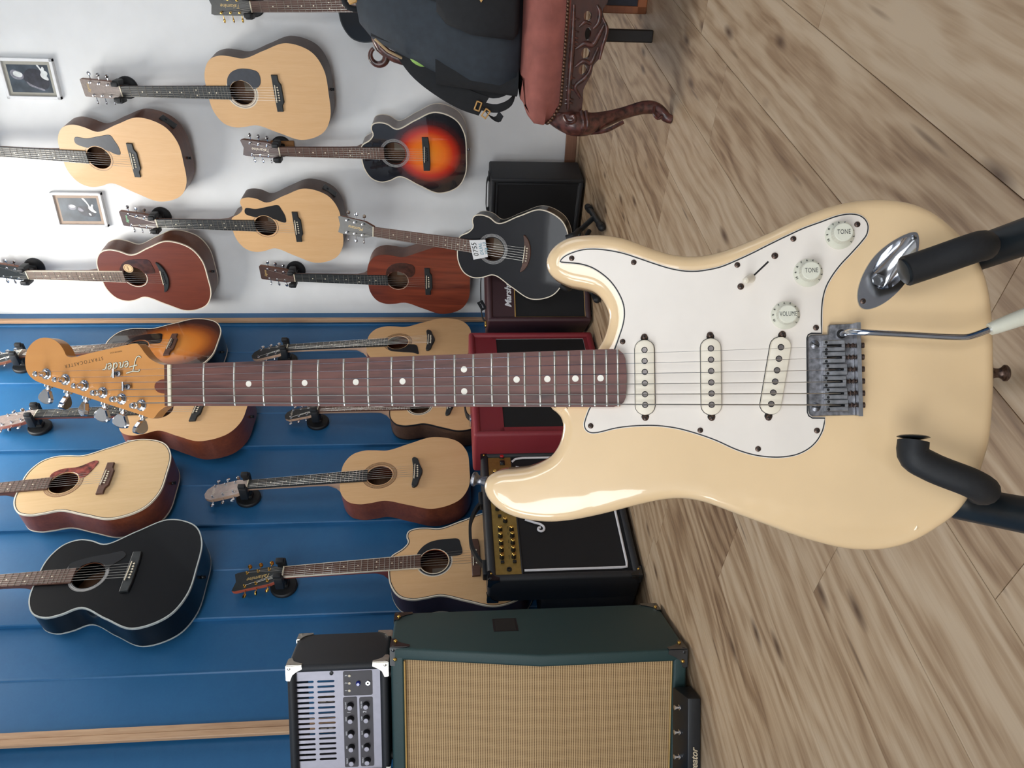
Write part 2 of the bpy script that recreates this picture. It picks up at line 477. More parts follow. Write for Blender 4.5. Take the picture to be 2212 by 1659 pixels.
# lapped blue boards on the left wall, each its own piece (wall frame: x runs away from the corner)
def bt(y, x=0): return -(on_blue(x, y, 0.02) - CORNER).dot(BX)
seams = [bt(830), bt(975), bt(1147.6), bt(1354), bt(1605)]
sp = (seams[4] - seams[0]) / 4
edges = [-0.0, 0.11] + seams
while edges[-1] + sp < 5.5: edges.append(edges[-1] + sp)
edges.append(5.6)
wb_in = Matrix.Identity(4)
def wallpt(t, o, z): return CORNER - BX * t + BN * o + UP * z
INV_WB = wb.matrix_world.inverted()
for i in range(len(edges) - 1):
    a, b = edges[i], edges[i + 1]
    h = (a + b) / 2
    # profile in (t, offset): proud, rounded edge on the far-from-corner side, a shallow groove halfway
    prof = [(a, 0.0), (a, 0.007), (h - .012, 0.0145), (h - .004, 0.0155), (h, 0.0125), (h + .004, 0.0125), (b - .004, 0.0235), (b, 0.021), (b, 0.0)]
    if b - a < .3: prof = [(a, 0.0), (a, 0.008), (b - .003, 0.0145), (b, 0.012), (b, 0.0)]
    n_ = len(prof)
    V = [INV_WB @ wallpt(t, o, 0.0) for t, o in prof] + [INV_WB @ wallpt(t, o, ROOM_H - .002) for t, o in prof]
    F = [tuple(range(n_)), tuple(range(n_, 2 * n_))[::-1]] + [(q, (q + 1) % n_, n_ + (q + 1) % n_, n_ + q) for q in range(n_)]
    mesh('wall_board', (V, F), M_BLUE, wb, None, 0)
for i, y in enumerate((1604, 696)):
    t = bt(y)
    w2 = (0.021, 0.0135)[i]
    m = frame(wallpt(t, 0.019 if i else 0.022, 0), -BX, BN, UP)
    o = mesh('trim_%d' % (i + 1), xf(join(rbox(-w2, 0.001, 0, .014, 0, ROOM_H - .01, .002, 1), rbox(0.001, w2, 0, .018, 0, ROOM_H - .01, .002, 1)), T((0, 0, 0))), M_PINE, None, None, 30)
    o.matrix_world = m; struct(o)
bs_ = (at_plane(1223, 300, WN * (WD + .015), WN)).z
o = mesh('baseboard_right', join(rbox(0.01, 3.6, 0.012, bs_, 0, .014, .003, 1)), M_BASE, None, None, 30); o.matrix_world = frame(RC, WX, UP, WN); struct(o)
o = mesh('trim_3', rbox(0.03, 3.6, 0.0, 0.012, 0, .022, .004, 2), pm('skirting_bead', (176, 150, 124), .5), None, None, 30); o.matrix_world = frame(RC, WX, UP, WN); struct(o)

# ceiling light panel, added out of view to brighten the upper walls
def emit(name, c, s):
    m, n, l, bs = new_mat(name); bs.inputs['Base Color'].default_value = rgb(c); bs.inputs['Emission Color'].default_value = rgb(c); bs.inputs['Emission Strength'].default_value = s; return m
CL = Vector((0.0, 2.95, ROOM_H))
cl = thing('added_ceiling_light', 'added flat white ceiling light panel brightening the walls of the guitar corner', 'ceiling light', T(CL) @ RZ(-41))
mesh('lamp_frame', join(rbox(-.32, .32, -.62, -.59, -.05, 0, .004, 1), rbox(-.32, .32, .59, .62, -.05, 0, .004, 1), rbox(-.32, -.29, -.6, .6, -.05, 0, .004, 1), rbox(.29, .32, -.6, .6, -.05, 0, .004, 1)), M_FRAMEW, cl)
mesh('diffuser', box(-.29, .29, -.59, .59, -.02, -.01), emit('added_light_diffuser', (255, 250, 240), 3.0), cl)
area('added_ceiling_lamp', CL - UP * .03, (0, 0, -1), .58, 1.18, 30, (1.0, 0.97, 0.92)).rotation_euler.z = math.radians(-41)  # added lamp, lifts the tops of both walls near the corner
# ================================================================ acoustic guitars
M_SPRUCE = wood('spruce_top', (222, 182, 134), (212, 168, 118), 1, 240, 0.5, 0.12, 0.9)
M_SPRUCE2 = wood('pale_spruce_top', (220, 188, 142), (208, 174, 126), 1, 260, 0.35, 0.6, 0.9)
M_MAHOG = wood('mahogany_side', (112, 68, 48), (84, 48, 34), 0, 120, 0.45, 0.15)
M_MAHOGD = wood('dark_side', (88, 66, 56), (66, 50, 44), 0, 120, 0.5, 0.1)
M_SAPELE = wood('red_side', (138, 74, 46), (100, 48, 32), 0, 120, 0.35, 0.4)
M_WALN = wood('walnut_side', (96, 70, 52), (66, 46, 36), 0, 90, 0.5, 0.1)
M_MTOP = wood('mahogany_top', (116, 58, 42), (92, 42, 32), 1, 150, 0.4, 0.2)
M_MTOPS = wood('figured_mahogany_top', (134, 62, 40), (84, 34, 24), 1, 60, 0.4, 0.25, 1.6, (60, 24, 18))
M_NECKW = wood('neck_mahogany', (128, 78, 52), (104, 60, 40), 1, 120, 0.45)
M_NECKP = wood('neck_pale', (214, 178, 150), (196, 156, 128), 1, 120, 0.45)
M_RED = wood('red_neck_wood', (176, 84, 54), (150, 64, 40), 1, 120, 0.4, 0.3)
M_ROSE = wood('rosewood', (104, 72, 58), (72, 48, 40), 1, 200, 0.5)
M_ROSEG = wood('grey_rosewood', (124, 104, 90), (98, 80, 70), 1, 200, 0.5)
M_EBONY = pm('ebony', (38, 42, 44), 0.42, var=0.12)
M_BLACKL = pm('black_lacquer', (10, 12, 16), 0.3, var=0.05, coat=0.45, spec=0.2)
M_BLACKP = pm('black_plastic', (22, 24, 27), 0.4, var=0.05)
M_BLACKR = pm('black_rubber', (24, 26, 29), 0.55, var=0.08)
M_BONE = pm('bone', (232, 222, 198), 0.4, var=0.02)
M_CREAM = pm('cream_binding', (226, 216, 196), 0.35, var=0.02)
M_CHROME = pm('chrome', (215, 217, 222), 0.13, 1.0, var=0.02)
M_GOLD = pm('gold_hardware', (222, 178, 92), 0.2, 1.0, var=0.03)
M_STRING = pm('string_wire', (190, 186, 178), 0.3, 0.9, var=0.02)
M_FRET = pm('fret_wire', (205, 203, 196), 0.3, 0.85, var=0.02)
M_TORT = pm('tortoise_guard', (108, 52, 44), 0.2, var=0.5, scale=45, coat=0.8)
M_TORTD = pm('dark_tortoise_guard', (62, 34, 28), 0.3, var=0.3, scale=45, coat=0.4)
M_DARKIN = wood('inner_wood', (128, 92, 66), (96, 66, 48), 0, 60, 0.7)
M_PAPER = pm('paper_label', (150, 136, 120), 0.8, var=0.03)
M_GREYF = pm('grey_head_veneer', (118, 104, 98), 0.45, var=0.08, scale=120)
M_HEADR = wood('rosewood_head_veneer', (84, 62, 56), (62, 44, 42), 1, 160, 0.4, 0.2)
M_BURST1 = burst('orange_sunburst', [(0.0, (248, 150, 30)), (0.42, (238, 112, 18)), (0.62, (196, 44, 12)), (0.80, (70, 12, 10)), (0.95, (14, 12, 18))], 0.0, 0.17, 0.175, 0.19)
M_BURST2 = burst('brown_sunburst', [(0.0, (226, 152, 66)), (0.5, (204, 120, 40)), (0.72, (130, 66, 24)), (0.9, (34, 24, 24)), (1.0, (20, 18, 22))], 0.0, 0.2, 0.19, 0.25)
M_SIDEBURST = wood('taupe_side', (120, 104, 98), (100, 86, 82), 0, 120, 0.4, 0.3)

def half_outline(L, Wl, Ww, Wu, cut=0):
    hl, hw, hu = Wl / 2, Ww / 2, Wu / 2
    left = [(0, 0), (.5 * hl, .014 * L), (.84 * hl, .095 * L), (hl, .285 * L), (hw + .52 * (hl - hw), .47 * L), (hw, .645 * L), (hw + .72 * (hu - hw), .75 * L), (hu, .835 * L), (.88 * hu, .925 * L), (.52 * hu, .988 * L), (0, L)]
    right = list(left)
    if cut: right = left[:6] + [(hw + .8 * (hu - hw), .73 * L), (hu * 1.0, .81 * L), (hu * .93, .868 * L), (hu * .78, .882 * L), (hu * .60, .87 * L), (hu * .43, .905 * L), (.034, .985 * L), (0, L)]
    pts = [(x, y) for x, y in right[:-1]] + [(0, L)] + [(-x, y) for x, y in left[1:-1]][::-1]
    return spline(pts, 150)

def tuner(mat_post, right, btn):
    post = lathe([(.0052, 0), (.0052, .0018), (.003, .0022), (.003, .009), (.0025, .010)], 8)
    s = 1 if right else -1
    b = join(tube([(0, 0, -.004), (s * .016, 0, -.004)], .0018, 6))
    return post

HEADS = {
 'square': [(-.022, 0), (-.036, .045), (-.037, .175), (-.034, .180), (.034, .180), (.037, .175), (.036, .045), (.022, 0)],
 'wave': [(-.022, 0), (-.036, .045), (-.038, .170), (-.034, .182), (-.016, .177), (0, .172), (.016, .177), (.034, .182), (.038, .170), (.036, .045), (.022, 0)],
 'point': [(-.022, 0), (-.036, .04), (-.036, .145), (-.022, .168), (0, .176), (.022, .168), (.036, .145), (.036, .04), (.022, 0)],
 'flare': [(-.022, 0), (-.034, .03), (-.037, .155), (-.040, .168), (-.014, .174), (-.005, .190), (.005, .190), (.014, .174), (.040, .168), (.037, .155), (.034, .03), (.022, 0)],
}
BRIDGES = {
 'belly': [(-.076, .014), (.076, .014), (.076, -.012), (.05, -.013), (.036, -.022), (-.036, -.022), (-.05, -.013), (-.076, -.012)],
 'bar': [(-.078, .014), (.078, .014), (.078, -.014), (.045, -.018), (-.045, -.018), (-.078, -.014)],
 'point': [(-.078, .008), (-.074, .016), (-.03, .013), (.03, .013), (.074, .016), (.078, .008), (.07, -.004), (.04, -.013), (0, -.024), (-.04, -.013), (-.07, -.004)],
 'smile': [(-.08, .016), (-.05, .010), (.05, .010), (.08, .016), (.072, .002), (.045, -.014), (0, -.022), (-.045, -.014), (-.072, .002)],
}
def pickguard(kind, hy, hr):
    if kind == 'round':
        P = [(.012, hy + hr + .0), (.05, hy + .052), (.082, hy + .03), (.098, hy - .01), (.095, hy - .06), (.085, hy - .082), (.06, hy - .088), (.035, hy - .082), (.02, hy - .066), (.018, hy - .058)]
    elif kind == 'wing':
        P = [(.046, hy + .055), (.06, hy + .082), (.086, hy + .076), (.084, hy + .03), (.098, hy - .03), (.105, hy - .075), (.085, hy - .086), (.05, hy - .098), (.02, hy - .095), (.024, hy - .07), (.034, hy - .05)]
    elif kind == 'swoop':
        P = [(.02, hy + .07), (.05, hy + .078), (.07, hy + .03), (.082, hy - .04), (.088, hy - .085), (.07, hy - .1), (.05, hy - .085), (.03, hy - .062), (.02, hy - .055)]
    elif kind == 'big':
        P = [(.025, hy + .06), (.06, hy + .045), (.085, hy + .01), (.092, hy - .06), (.088, hy - .088), (.066, hy - .095), (.022, hy - .098), (.016, hy - .06)]
    elif kind == 'tort':
        P = [(.024, hy + .055), (.05, hy + .058), (.07, hy + .03), (.075, hy - .03), (.10, hy - .085), (.092, hy - .098), (.06, hy - .09), (.024, hy - .072), (.016, hy - .058)]
    elif kind == 'gt':   # pointed lower tail
        P = [(-.03, hy + .045), (-.058, hy + .035), (-.075, hy - .02), (-.085, hy - .075), (-.098, hy - .10), (-.07, hy - .098), (-.03, hy - .088), (-.022, hy - .06)]
    # push points that would cover the sound hole outward
    Q = []
    for x, y in spline(P, 60):
        d = math.hypot(x, y - hy)
        if d < hr + .003: k = (hr + .003) / max(d, 1e-5); x, y = x * k, hy + (y - hy) * k
        Q.append((x, y))
    return Q

def acoustic(name, label, mw, L=.505, Wl=.385, Ww=.268, Wu=.285, cut=0, nut=.86, hole=.355, br=.207, hr=.05, d0=.092, d1=.112,
             top=None, side=None, neck=None, fb=None, headm=None, binding=None, purf=None, rosette=None, guard=None, guardm=None, bridge='belly', bridgem=None,
             pins=None, head='square', tun=None, btn=None, dots=1, logo='', logom=None, logor=0, heelpale=False, fbbind=None, preamp=None, label_in=True, tone='', jack=None, capo=None):
    top = top or M_SPRUCE; side = side or M_MAHOG; neck = neck or M_NECKW; fb = fb or M_EBONY; headm = headm or M_EBONY; tun = tun or M_CHROME; btn = btn or tun
    bridgem = bridgem or M_EBONY; pins = pins or M_BONE
    g = thing(name, label, 'guitar', mw)
    out = half_outline(L, Wl, Ww, Wu, cut)
    dep = lambda y: -(d1 + (d0 - d1) * min(1, max(0, y / L)))
    # sides and back in one shell, open at the front
    ins = inset(out, .003)
    R = [[(x, y, -.0005) for x, y in ins], [(x, y, -.0005) for x, y in out], [(x, y, dep(y) + .004) for x, y in out], [(x, y, dep(y)) for x, y in inset(out, .004)]]
    mesh('body', layers(R, False, True), side, g)
    H = circ(0, hole, hr, 36)
    v, f = fill(out, [H])
    mesh('top', (v, f), top, g)
    mesh('inner_back', ngon(circ(0, hole, hr * 1.5, 20), dep(hole) + .012, dep(hole) + .013), M_DARKIN, g)
    mesh('hole_rim', layers([[(x, y, 0) for x, y in H], [(x, y, -.004) for x, y in circ(0, hole, hr, 36)]], False, False), neck, g)
    if label_in: mesh('paper_label', box(-.022, .03, hole - .04, hole + .012, dep(hole) + .013, dep(hole) + .0135), M_PAPER, g, smooth=0)
    if binding is not None:
        a = inset(out, -.0006); b = inset(out, .0036)
        mesh('binding', layers([[(x, y, -.006) for x, y in a], [(x, y, .0008) for x, y in a], [(x, y, .0008) for x, y in b], [(x, y, -.006) for x, y in b]], False, False), binding, g)
        a = inset(out, -.0006); b = inset(out, .002)
        mesh('back_binding', layers([[(x, y, dep(y)) for x, y in b], [(x, y, dep(y) - .0006) for x, y in a], [(x, y, dep(y) + .006) for x, y in a], [(x, y, dep(y) + .006) for x, y in b]], False, False), binding, g)
        if purf is not None:
            a = inset(out, .0036); b = inset(out, .006)
            mesh('purfling', layers([[(x, y, .0005) for x, y in a], [(x, y, .0005) for x, y in b]], False, False), purf, g)
    if rosette:
        for (r0, r1, mt) in rosette:
            mesh('rosette', annulus(0, hole, hr + r0, hr + r1, -.0005, .0006 + r0 * .001, 48), mt, g)
    if guard:
        mesh('pickguard', slab(pickguard(guard, hole, hr), 0, .0016, .0006, 1), guardm or M_BLACKP, g)
    # bridge
    bp = spline(BRIDGES[bridge], 64) if bridge in ('point', 'smile') else BRIDGES[bridge]
    b_ = mesh('bridge', xf(slab(bp, 0, .008, .002, 1), T((0, br, 0))), bridgem, g)
    mesh('saddle', xf(rbox(-.037, .037, -.0016, .0016, .007, .0115, .0006, 1), T((0, br + .006, 0)) @ RZ(-2.5)), M_BONE, b_)
    pin = lathe([(.0032, .0), (.0034, .0025), (.002, .0042)], 8)
    pm_ = None
    for i in range(6):
        x = -.027 + i * .0108
        mt = T((x, br - .006 + abs(i - 2.5) * .0004, .0075))
        if pm_ is None: o = mesh('bridge_pin', pin, pins, b_, mt); pm_ = o.data
        else: link('bridge_pin', pm_, pins, b_, mt)
    # neck and heel
    fe = hole + hr - .003
    def wid(y): return .0212 + (.0282 - .0212) * (nut - y) / (nut - fe)
    R = []
    for y, dz in ((nut + .004, .019), (nut - .06, .019), (L + .10, .022), (L + .05, .026), (L + .022, .05), (L + .008, .078), (L - .006, .084)):
        w_ = wid(y) - .0008; kx = 1 if dz < .03 else .82
        R.append([(w_, y, .0005), (w_ * .92 * kx, y, -dz * .5), (w_ * .55 * kx, y, -dz * .9), (0, y, -dz), (-w_ * .55 * kx, y, -dz * .9), (-w_ * .92 * kx, y, -dz * .5), (-w_, y, .0005)])
    mesh('neck', layers(R), neck, g)
    F_ = mesh('fingerboard', layers([[(wid(y) * sx, y, z) for sx, z in ((-1, .0005), (-1, .0058), (0, .0068), (1, .0058), (1, .0005))] for y in (nut, fe)]), fb, g)
    if fbbind is not None:
        for s in (-1, 1):
            mesh('fingerboard_binding', layers([[(wid(y) * s + dx, y, z) for dx, z in ((-.0012, .0004), (.0012, .0004), (.0012, .0064), (-.0012, .0064))] for y in (nut, fe)]), fbbind, F_)
    scale = nut - (br + .006)
    fl_ = [nut - scale * (1 - 2 ** (-i / 12)) for i in range(0, 22)]
    for i in range(1, 21):
        y = fl_[i]
        if y < fe + .004: break
        w_ = wid(y) - .0008
        mesh('fret', ([(-w_, y - .001, .0062), (-w_, y + .001, .0062), (-w_, y, .0074), (0, y - .001, .0068), (0, y + .001, .0068), (0, y, .0080), (w_, y - .001, .0062), (w_, y + .001, .0062), (w_, y, .0074)],
             [(0, 3, 5, 2), (1, 2, 5, 4), (3, 6, 8, 5), (4, 5, 8, 7), (0, 2, 1), (6, 7, 8)]), M_FRET, F_, None, 0)
    if dots:
        for i in (3, 5, 7, 9, 12, 15, 17):
            y = (fl_[i] + fl_[i - 1]) / 2
            if y < fe + .006: continue
            for x in ((-.011, .011) if i == 12 else (0,)):
                mesh('inlay_dot', ngon(circ(x, y, .0028, 10), .0056, .0071), M_BONE, F_)
    mesh('nut', rbox(-.0218, .0218, nut, nut + .005, 0, .0085, .0008, 1), M_BONE, g)
    # headstock tilted back
    HM = T((0, nut + .004, .003)) @ RX(-12)
    ho = HEADS[head]
    hd = mesh('headstock', xf(slab(ho, -.0155, -.0012, .0008, 1), HM), neck, g)
    mesh('head_veneer', xf(slab(ho, -.0012, .0003, .0003, 1), HM), headm, hd)
    pegs = []
    pp = lathe([(.0056, 0), (.0056, .002), (.0032, .0026), (.0032, .0095), (.0026, .0105)], 8)
    pd = bd = None
    for s in (-1, 1):
        for j in range(3):
            x = s * (.023 + .002 * j); y = .052 + j * .041
            mt = HM @ T((x, y, 0))
            if pd is None: p = mesh('tuning_peg', pp, tun, g, mt); pd = p.data
            else: p = link('tuning_peg', pd, tun, g, mt)
            if bd is None:
                bt_ = join(tube([(0, 0, 0), (.018, 0, 0)], .0018, 6), xf(lathe([(.004, -.0035), (.0078, -.002), (.0085, .0), (.0078, .002), (.004, .0035)], 10), T((.025, 0, 0)) @ Matrix.Diagonal((1.05, 1, 1, 1))))
                q = mesh('peg_button', bt_, btn, p); bd = q.data
            else: q = link('peg_button', bd, btn, p)
            q.matrix_local = T((s * .008, 0, -.008)) @ (RZ(180) if s < 0 else Matrix.Identity(4)) @ RX(random.choice((0, 20, 55, 80)))
            pegs.append((s, j, HM @ Vector((x, y, .006))))
    if logo: lettering('logo', logo, .0165 if logor == 0 else .022, HM @ T((0, (.150 if head != 'point' else .140) if logor == 0 else .088, .0005)) @ RZ(logor), logom or pm('gold_ink', (206, 176, 110), .5), hd, 0.35, thick=.0002)
    # strings
    order = {0: (-1, 0), 1: (-1, 1), 2: (-1, 2), 3: (1, 2), 4: (1, 1), 5: (1, 0)}
    for i in range(6):
        k = i - 2.5
        r = (.00065, .00058, .0005, .00042, .00036, .00032)[i]
        pg = [p for p in pegs if (p[0], p[1]) == order[i]][0][2]
        P = [(k * .0108, br - .004, .0085), (k * .0108, br + .006, .0115), (k * .0072, nut + .002, .0092), tuple(pg)]
        mesh('string', tube(P, r, 5, False), M_STRING, g)
    mesh('end_pin', xf(lathe([(.004, 0), (.006, .003), (.0045, .009), (.007, .014), (.003, .016)], 10), T((0, .001, dep(0) * .5)) @ RX(90)), tun if jack else M_BLACKP, g)
    if preamp:
        sd, ty = preamp
        N2 = normals2(out)
        k = min((q for q in range(len(out)) if out[q][0] * sd > 0.04), key=lambda q: abs(out[q][1] - ty))
        nn = Vector((N2[k][0], N2[k][1], 0)); tt = Vector((-nn.y, nn.x, 0))
        pf = frame(Vector((out[k][0], out[k][1], dep(ty) * .48)), tt, nn.cross(tt) * 1, nn)
        pp_ = mesh('preamp_panel', xf(rbox(-.034, .034, -.021, .021, -.004, .002, .002, 1), pf), M_BLACKP, g)
        mesh('preamp_knob', xf(lathe([(.005, .0015), (.0045, .0045), (.0005, .0048)], 10), pf @ T((.012, 0, 0))), M_BLACKR, pp_)
    return g, out

YAW_W = 10.0      # the guitars on the white wall hang slightly turned in their yokes
def wall_frame(white, a, b, yn, oa=.100, ob=.165, y_a=None):
    """matrix for a hanging guitar: a = pixel of the nut (or of the point at height y_a along its axis), b = pixel of the body end"""
    fn, X, N = (on_white, WX, WN) if white else (on_blue, BX, BN)
    ya = y_a or yn
    if not white: oa, ob = .100, .158
    o_a = ob + (oa - ob) * ya / yn
    A = fn(a[0], a[1], o_a); Bp = fn(b[0], b[1], ob)
    d = A - Bp; s = d.length / ya
    y = d.normalized()
    if white: X = Matrix.Rotation(-math.radians(YAW_W), 3, 'Z') @ X
    x = (X - y * X.dot(y)).normalized(); z = x.cross(y)
    return frame(Bp, x * s, y * s, z * s)

def hanger(mwg, nut, white, label, wood_block=False):
    """wall yoke: round plate, arm and two padded prongs hugging the neck under the head"""
    X, N, D = (WX, WN, WD) if white else (BX, BN, BD)
    n = mwg @ Vector((0, nut + .012, .004))
    off = n.dot(N) - D - (0 if white else .022)
    base = n - N * off
    y = UP
    g = thing('guitar_hanger', label, 'wall hanger', frame(base, X, UP, N), 'wall hangers holding the guitars')
    z0 = off
    if wood_block: mesh('wooden_block', rbox(-.028, .028, -.06, .045, .0, .02, .003, 1), M_PINE2, g)
    mesh('wall_plate', lathe([(.047, 0.0), (.047, .009), (.043, .013), (.02, .015)], 28), M_BLACKR, g)
    mesh('arm', join(rbox(-.013, .013, -.016, .014, .012, max(.03, z0 - .022), .003, 1), rbox(-.017, .017, -.02, .018, .014, .03, .004, 1)), M_BLACKP, g)
    mesh('yoke', join(rbox(-.043, .043, -.012, .012, z0 - .034, z0 - .016, .004, 1)), M_BLACKP, g)
    for s in (-1, 1):
        mesh('prong', join(xf(rbox(-.011, .011, -.015, .015, z0 - .036, z0 + .022, .005, 2), T((s * .036, 0, 0))), xf(rbox(-.009, .009, -.012, .016, z0 + .012, z0 + .032, .004, 2), T((s * .031, .002, 0)))), M_BLACKR, g)
    return g
M_PINE2 = wood('hanger_block_wood', (190, 140, 84), (160, 112, 66), 1, 120, 0.5)
RO_PL = [(.001, .004, M_BLACKP), (.004, .0085, M_CREAM), (.0085, .012, M_EBONY), (.012, .016, M_CREAM)]
RO_SUB = [(.004, .0055, M_NECKP), (.0075, .0085, M_BLACKP)]
M_ROSG = pm('grey_rosette', (150, 150, 150), .4)
RO_GREY = [(.002, .0045, M_BLACKP), (.0045, .0075, M_ROSG), (.0095, .012, M_ROSG), (.014, .016, M_ROSG)]
RO_TAN = [(.006, .016, pm('tan_rosette', (160, 128, 92), .5, var=.2, scale=400)), (.004, .006, M_NECKW), (.016, .0175, M_NECKW)]

# ---- white wall
m = wall_frame(True, (264, 196.7), (710, 203), .862)
acoustic('acoustic_guitar', 'natural spruce dreadnought guitar, black teardrop pickguard, above the chair with the backpack', m, .507, .402, .278, .298, 0, .862, .362, .213, rosette=[(.001, .0035, M_ROSG), (.0045, .008, M_CREAM), (.009, .012, M_ROSG), (.013, .017, M_CREAM)], guard='round', guardm=pm('slate_guard', (58, 62, 70), .45), headm=M_GREYF, side=M_MAHOGD, logo='Sigma', label_in=True)
hanger(m, .862, True, 'black wall hanger holding the natural dreadnought with teardrop pickguard')
m = wall_frame(True, (213.6, 340.8), (396.7, 352.7), .858, y_a=.359)
acoustic('acoustic_guitar', 'natural spruce guitar with black wing pickguard, highest on the white wall between the two pictures', m, .516, .38, .232, .28, 0, .858, .359, .21, guard='wing', guardm=pm('navy_guard', (38, 44, 54), .4), rosette=RO_SUB, preamp=(1, .05), headm=M_HEADR)
hanger(m, .858, True, 'black wall hanger above the guitar between the two pictures')
m = wall_frame(True, (340.8, 481.7), (739, 492), .842)
acoustic('acoustic_guitar', 'natural spruce cutaway guitar with black wing pickguard below the lower picture', m, .505, .38, .234, .278, 1, .842, .35, .205, side=M_MAHOGD, guard='wing', guardm=M_BLACKP, rosette=RO_SUB, headm=M_HEADR, preamp=(1, .05), logo='Sigma', logom=pm('pearl', (150, 220, 170), .3))
hanger(m, .842, True, 'black wall hanger holding the natural cutaway with wing pickguard')
m = wall_frame(True, (61, 593), (449.3, 600), .823)
acoustic('acoustic_guitar', 'reddish brown mahogany guitar with cream binding and a round label, beside the blue wall', m, .494, .376, .228, .278, 0, .823, .335, .203, top=M_MTOP, side=M_MAHOG, binding=M_CREAM, fb=M_ROSEG, fbbind=M_CREAM, rosette=[(.003, .0065, M_CREAM), (.0065, .0085, M_BLACKP)], guard='gt' if False else 'big', guardm=M_TORTD, bridge='smile', pins=M_BLACKP, head='wave', headm=M_EBONY, tone='x')
G4 = m
hanger(m, .823, True, 'black wall hanger holding the reddish brown guitar with cream binding')
st = mesh('sticker', xf(ngon(circ(.044, .352, .022, 28), .0018, .0024), Matrix.Identity(4)), pm('sticker_paper', (214, 184, 140), .5), bpy.data.objects['acoustic_guitar.003'])
mesh('sticker_ring', annulus(.044, .352, .0165, .018, .0022, .0027, 28), M_NECKW, st)
lettering('sticker_lettering', 'guitars', .009, T((.044, .352, .0026)) @ RZ(180), M_NECKW, st, .2, thick=.0002)
m = wall_frame(True, (605.5, 327), (1008, 334), .835)
g5, _ = acoustic('acoustic_guitar', 'orange and black sunburst cutaway guitar hanging above the black speaker box', m, .474, .38, .224, .28, 1, .835, .323, .183, top=M_BURST1, side=M_SIDEBURST, binding=M_CREAM, fb=M_ROSE, rosette=RO_GREY, bridge='bar', bridgem=M_EBONY, headm=M_HEADR, head='wave', logo='Takamine', logor=90, logom=M_CREAM, pins=M_BLACKP, jack=1)
hanger(m, .835, True, 'black hanger on a small pine block holding the sunburst cutaway', True)
m = wall_frame(True, (638, 599), (1015, 610), .852)
acoustic('acoustic_guitar', 'dark figured mahogany dreadnought hanging behind the black guitar on its stand', m, .499, .385, .262, .282, 0, .852, .354, .206, top=M_MTOPS, side=M_MAHOG, fb=M_EBONY, guard='round', guardm=M_TORTD, rosette=[(.002, .0035, M_CREAM)], headm=M_HEADR, logo='Sigma')
hanger(m, .852, True, 'black wall hanger holding the dark figured mahogany dreadnought')
m = wall_frame(True, (544, 14), (1000, 6), .85)
acoustic('acoustic_guitar', 'black guitar with brown fingerboard and gold pegs, half hidden behind the backpack', m, .505, .40, .28, .29, 0, .85, .35, .2, top=M_BLACKL, side=pm('charcoal_side', (58, 62, 66), .35, coat=.4), fb=M_ROSE, headm=M_EBONY, head='wave', tun=M_GOLD, binding=M_EBONY, logo='Takamine', logor=90)
hanger(m, .85, True, 'black wall hanger at the picture edge holding the gold pegged guitar')

# ---- blue wall
m = wall_frame(False, (295, 749.6), (471, 739.5), .86, y_a=.358)
g, out = acoustic('acoustic_guitar', 'brown sunburst dreadnought guitar behind the tip of the cream electric guitar head', m, .505, .385, .27, .285, 0, .86, .358, .207, top=M_BURST2, side=M_BLACKL, binding=M_CREAM, purf=M_BLACKP, fb=M_ROSEG, rosette=[(.004, .006, M_CREAM)], guard='big', guardm=M_BLACKL, bridge='belly', bridgem=M_ROSE, pins=M_BLACKP, head='square')
hanger(m, .86, False, 'black wall hanger holding the brown sunburst dreadnought')
m = wall_frame(False, (79.7, 895.4), (534, 878.5), .84)
acoustic('acoustic_guitar', 'natural guitar with reddish sides and black side panel, below the electric guitar head', m, .495, .375, .24, .285, 0, .84, .347, .198, side=M_SAPELE, fb=M_EBONY, headm=M_GREYF, neck=M_SAPELE, guard='wing', preamp=(-1, .41), logo='')
hanger(m, .84, False, 'black wall hanger with scuffed plate, above the natural guitar with black side panel')
m = wall_frame(False, (137.3, 1043), (361, 1022), .865, y_a=.366)
acoustic('acoustic_guitar', 'glossy natural dreadnought with tortoiseshell pickguard and reddish sides, beside the black jumbo', m, .52, .39, .268, .285, 0, .865, .366, .217, top=M_SPRUCE2, side=M_SAPELE, binding=M_CREAM, purf=M_BLACKP, fb=M_ROSE, guard='tort', guardm=M_TORT, rosette=RO_TAN, bridgem=M_ROSE)
hanger(m, .865, False, 'black wall hanger above the glossy tortoiseshell pickguard guitar')
m = wall_frame(False, (191.6, 1242.5), (425.6, 1225.5), .86, y_a=.351)
acoustic('acoustic_guitar', 'large glossy black jumbo guitar with white binding, upper left on the blue wall', m, .519, .43, .25, .305, 0, .86, .351, .214, top=M_BLACKL, side=M_BLACKL, binding=pm('grey_binding', (170, 176, 174), .4), fb=M_ROSE, rosette=[(.003, .005, M_ROSG), (.006, .011, M_ROSG), (.012, .0135, M_ROSG)], guard='swoop', guardm=pm('black_guard', (24, 26, 30), .15, coat=1.0), bridge='bar')
hanger(m, .86, False, 'black wall hanger above the glossy black jumbo')
m = wall_frame(False, (622, 752), (1018, 731), .856)
acoustic('acoustic_guitar', 'natural guitar with black pointed bridge and black pickguard, above the red amplifier', m, .489, .345, .235, .26, 0, .856, .345, .195, fb=M_EBONY, side=M_SAPELE, neck=M_NECKP, guard='gt', bridge='point', head='point', headm=M_EBONY, rosette=RO_TAN, jack=1)
hanger(m, .856, False, 'black wall hanger holding the guitar with black pickguard above the red amplifier')
m = wall_frame(False, (688, 885), (1058, 872), .85)
acoustic('acoustic_guitar', 'natural guitar with dark walnut sides, mostly hidden behind the electric guitar neck', m, .495, .37, .255, .275, 0, .85, .348, .2, fb=M_ROSE, side=M_WALN, neck=M_NECKP, binding=M_BLACKP, bridge='point', head='point', headm=M_EBONY, rosette=RO_PL, logo='Taylor', logom=M_CREAM, jack=1)
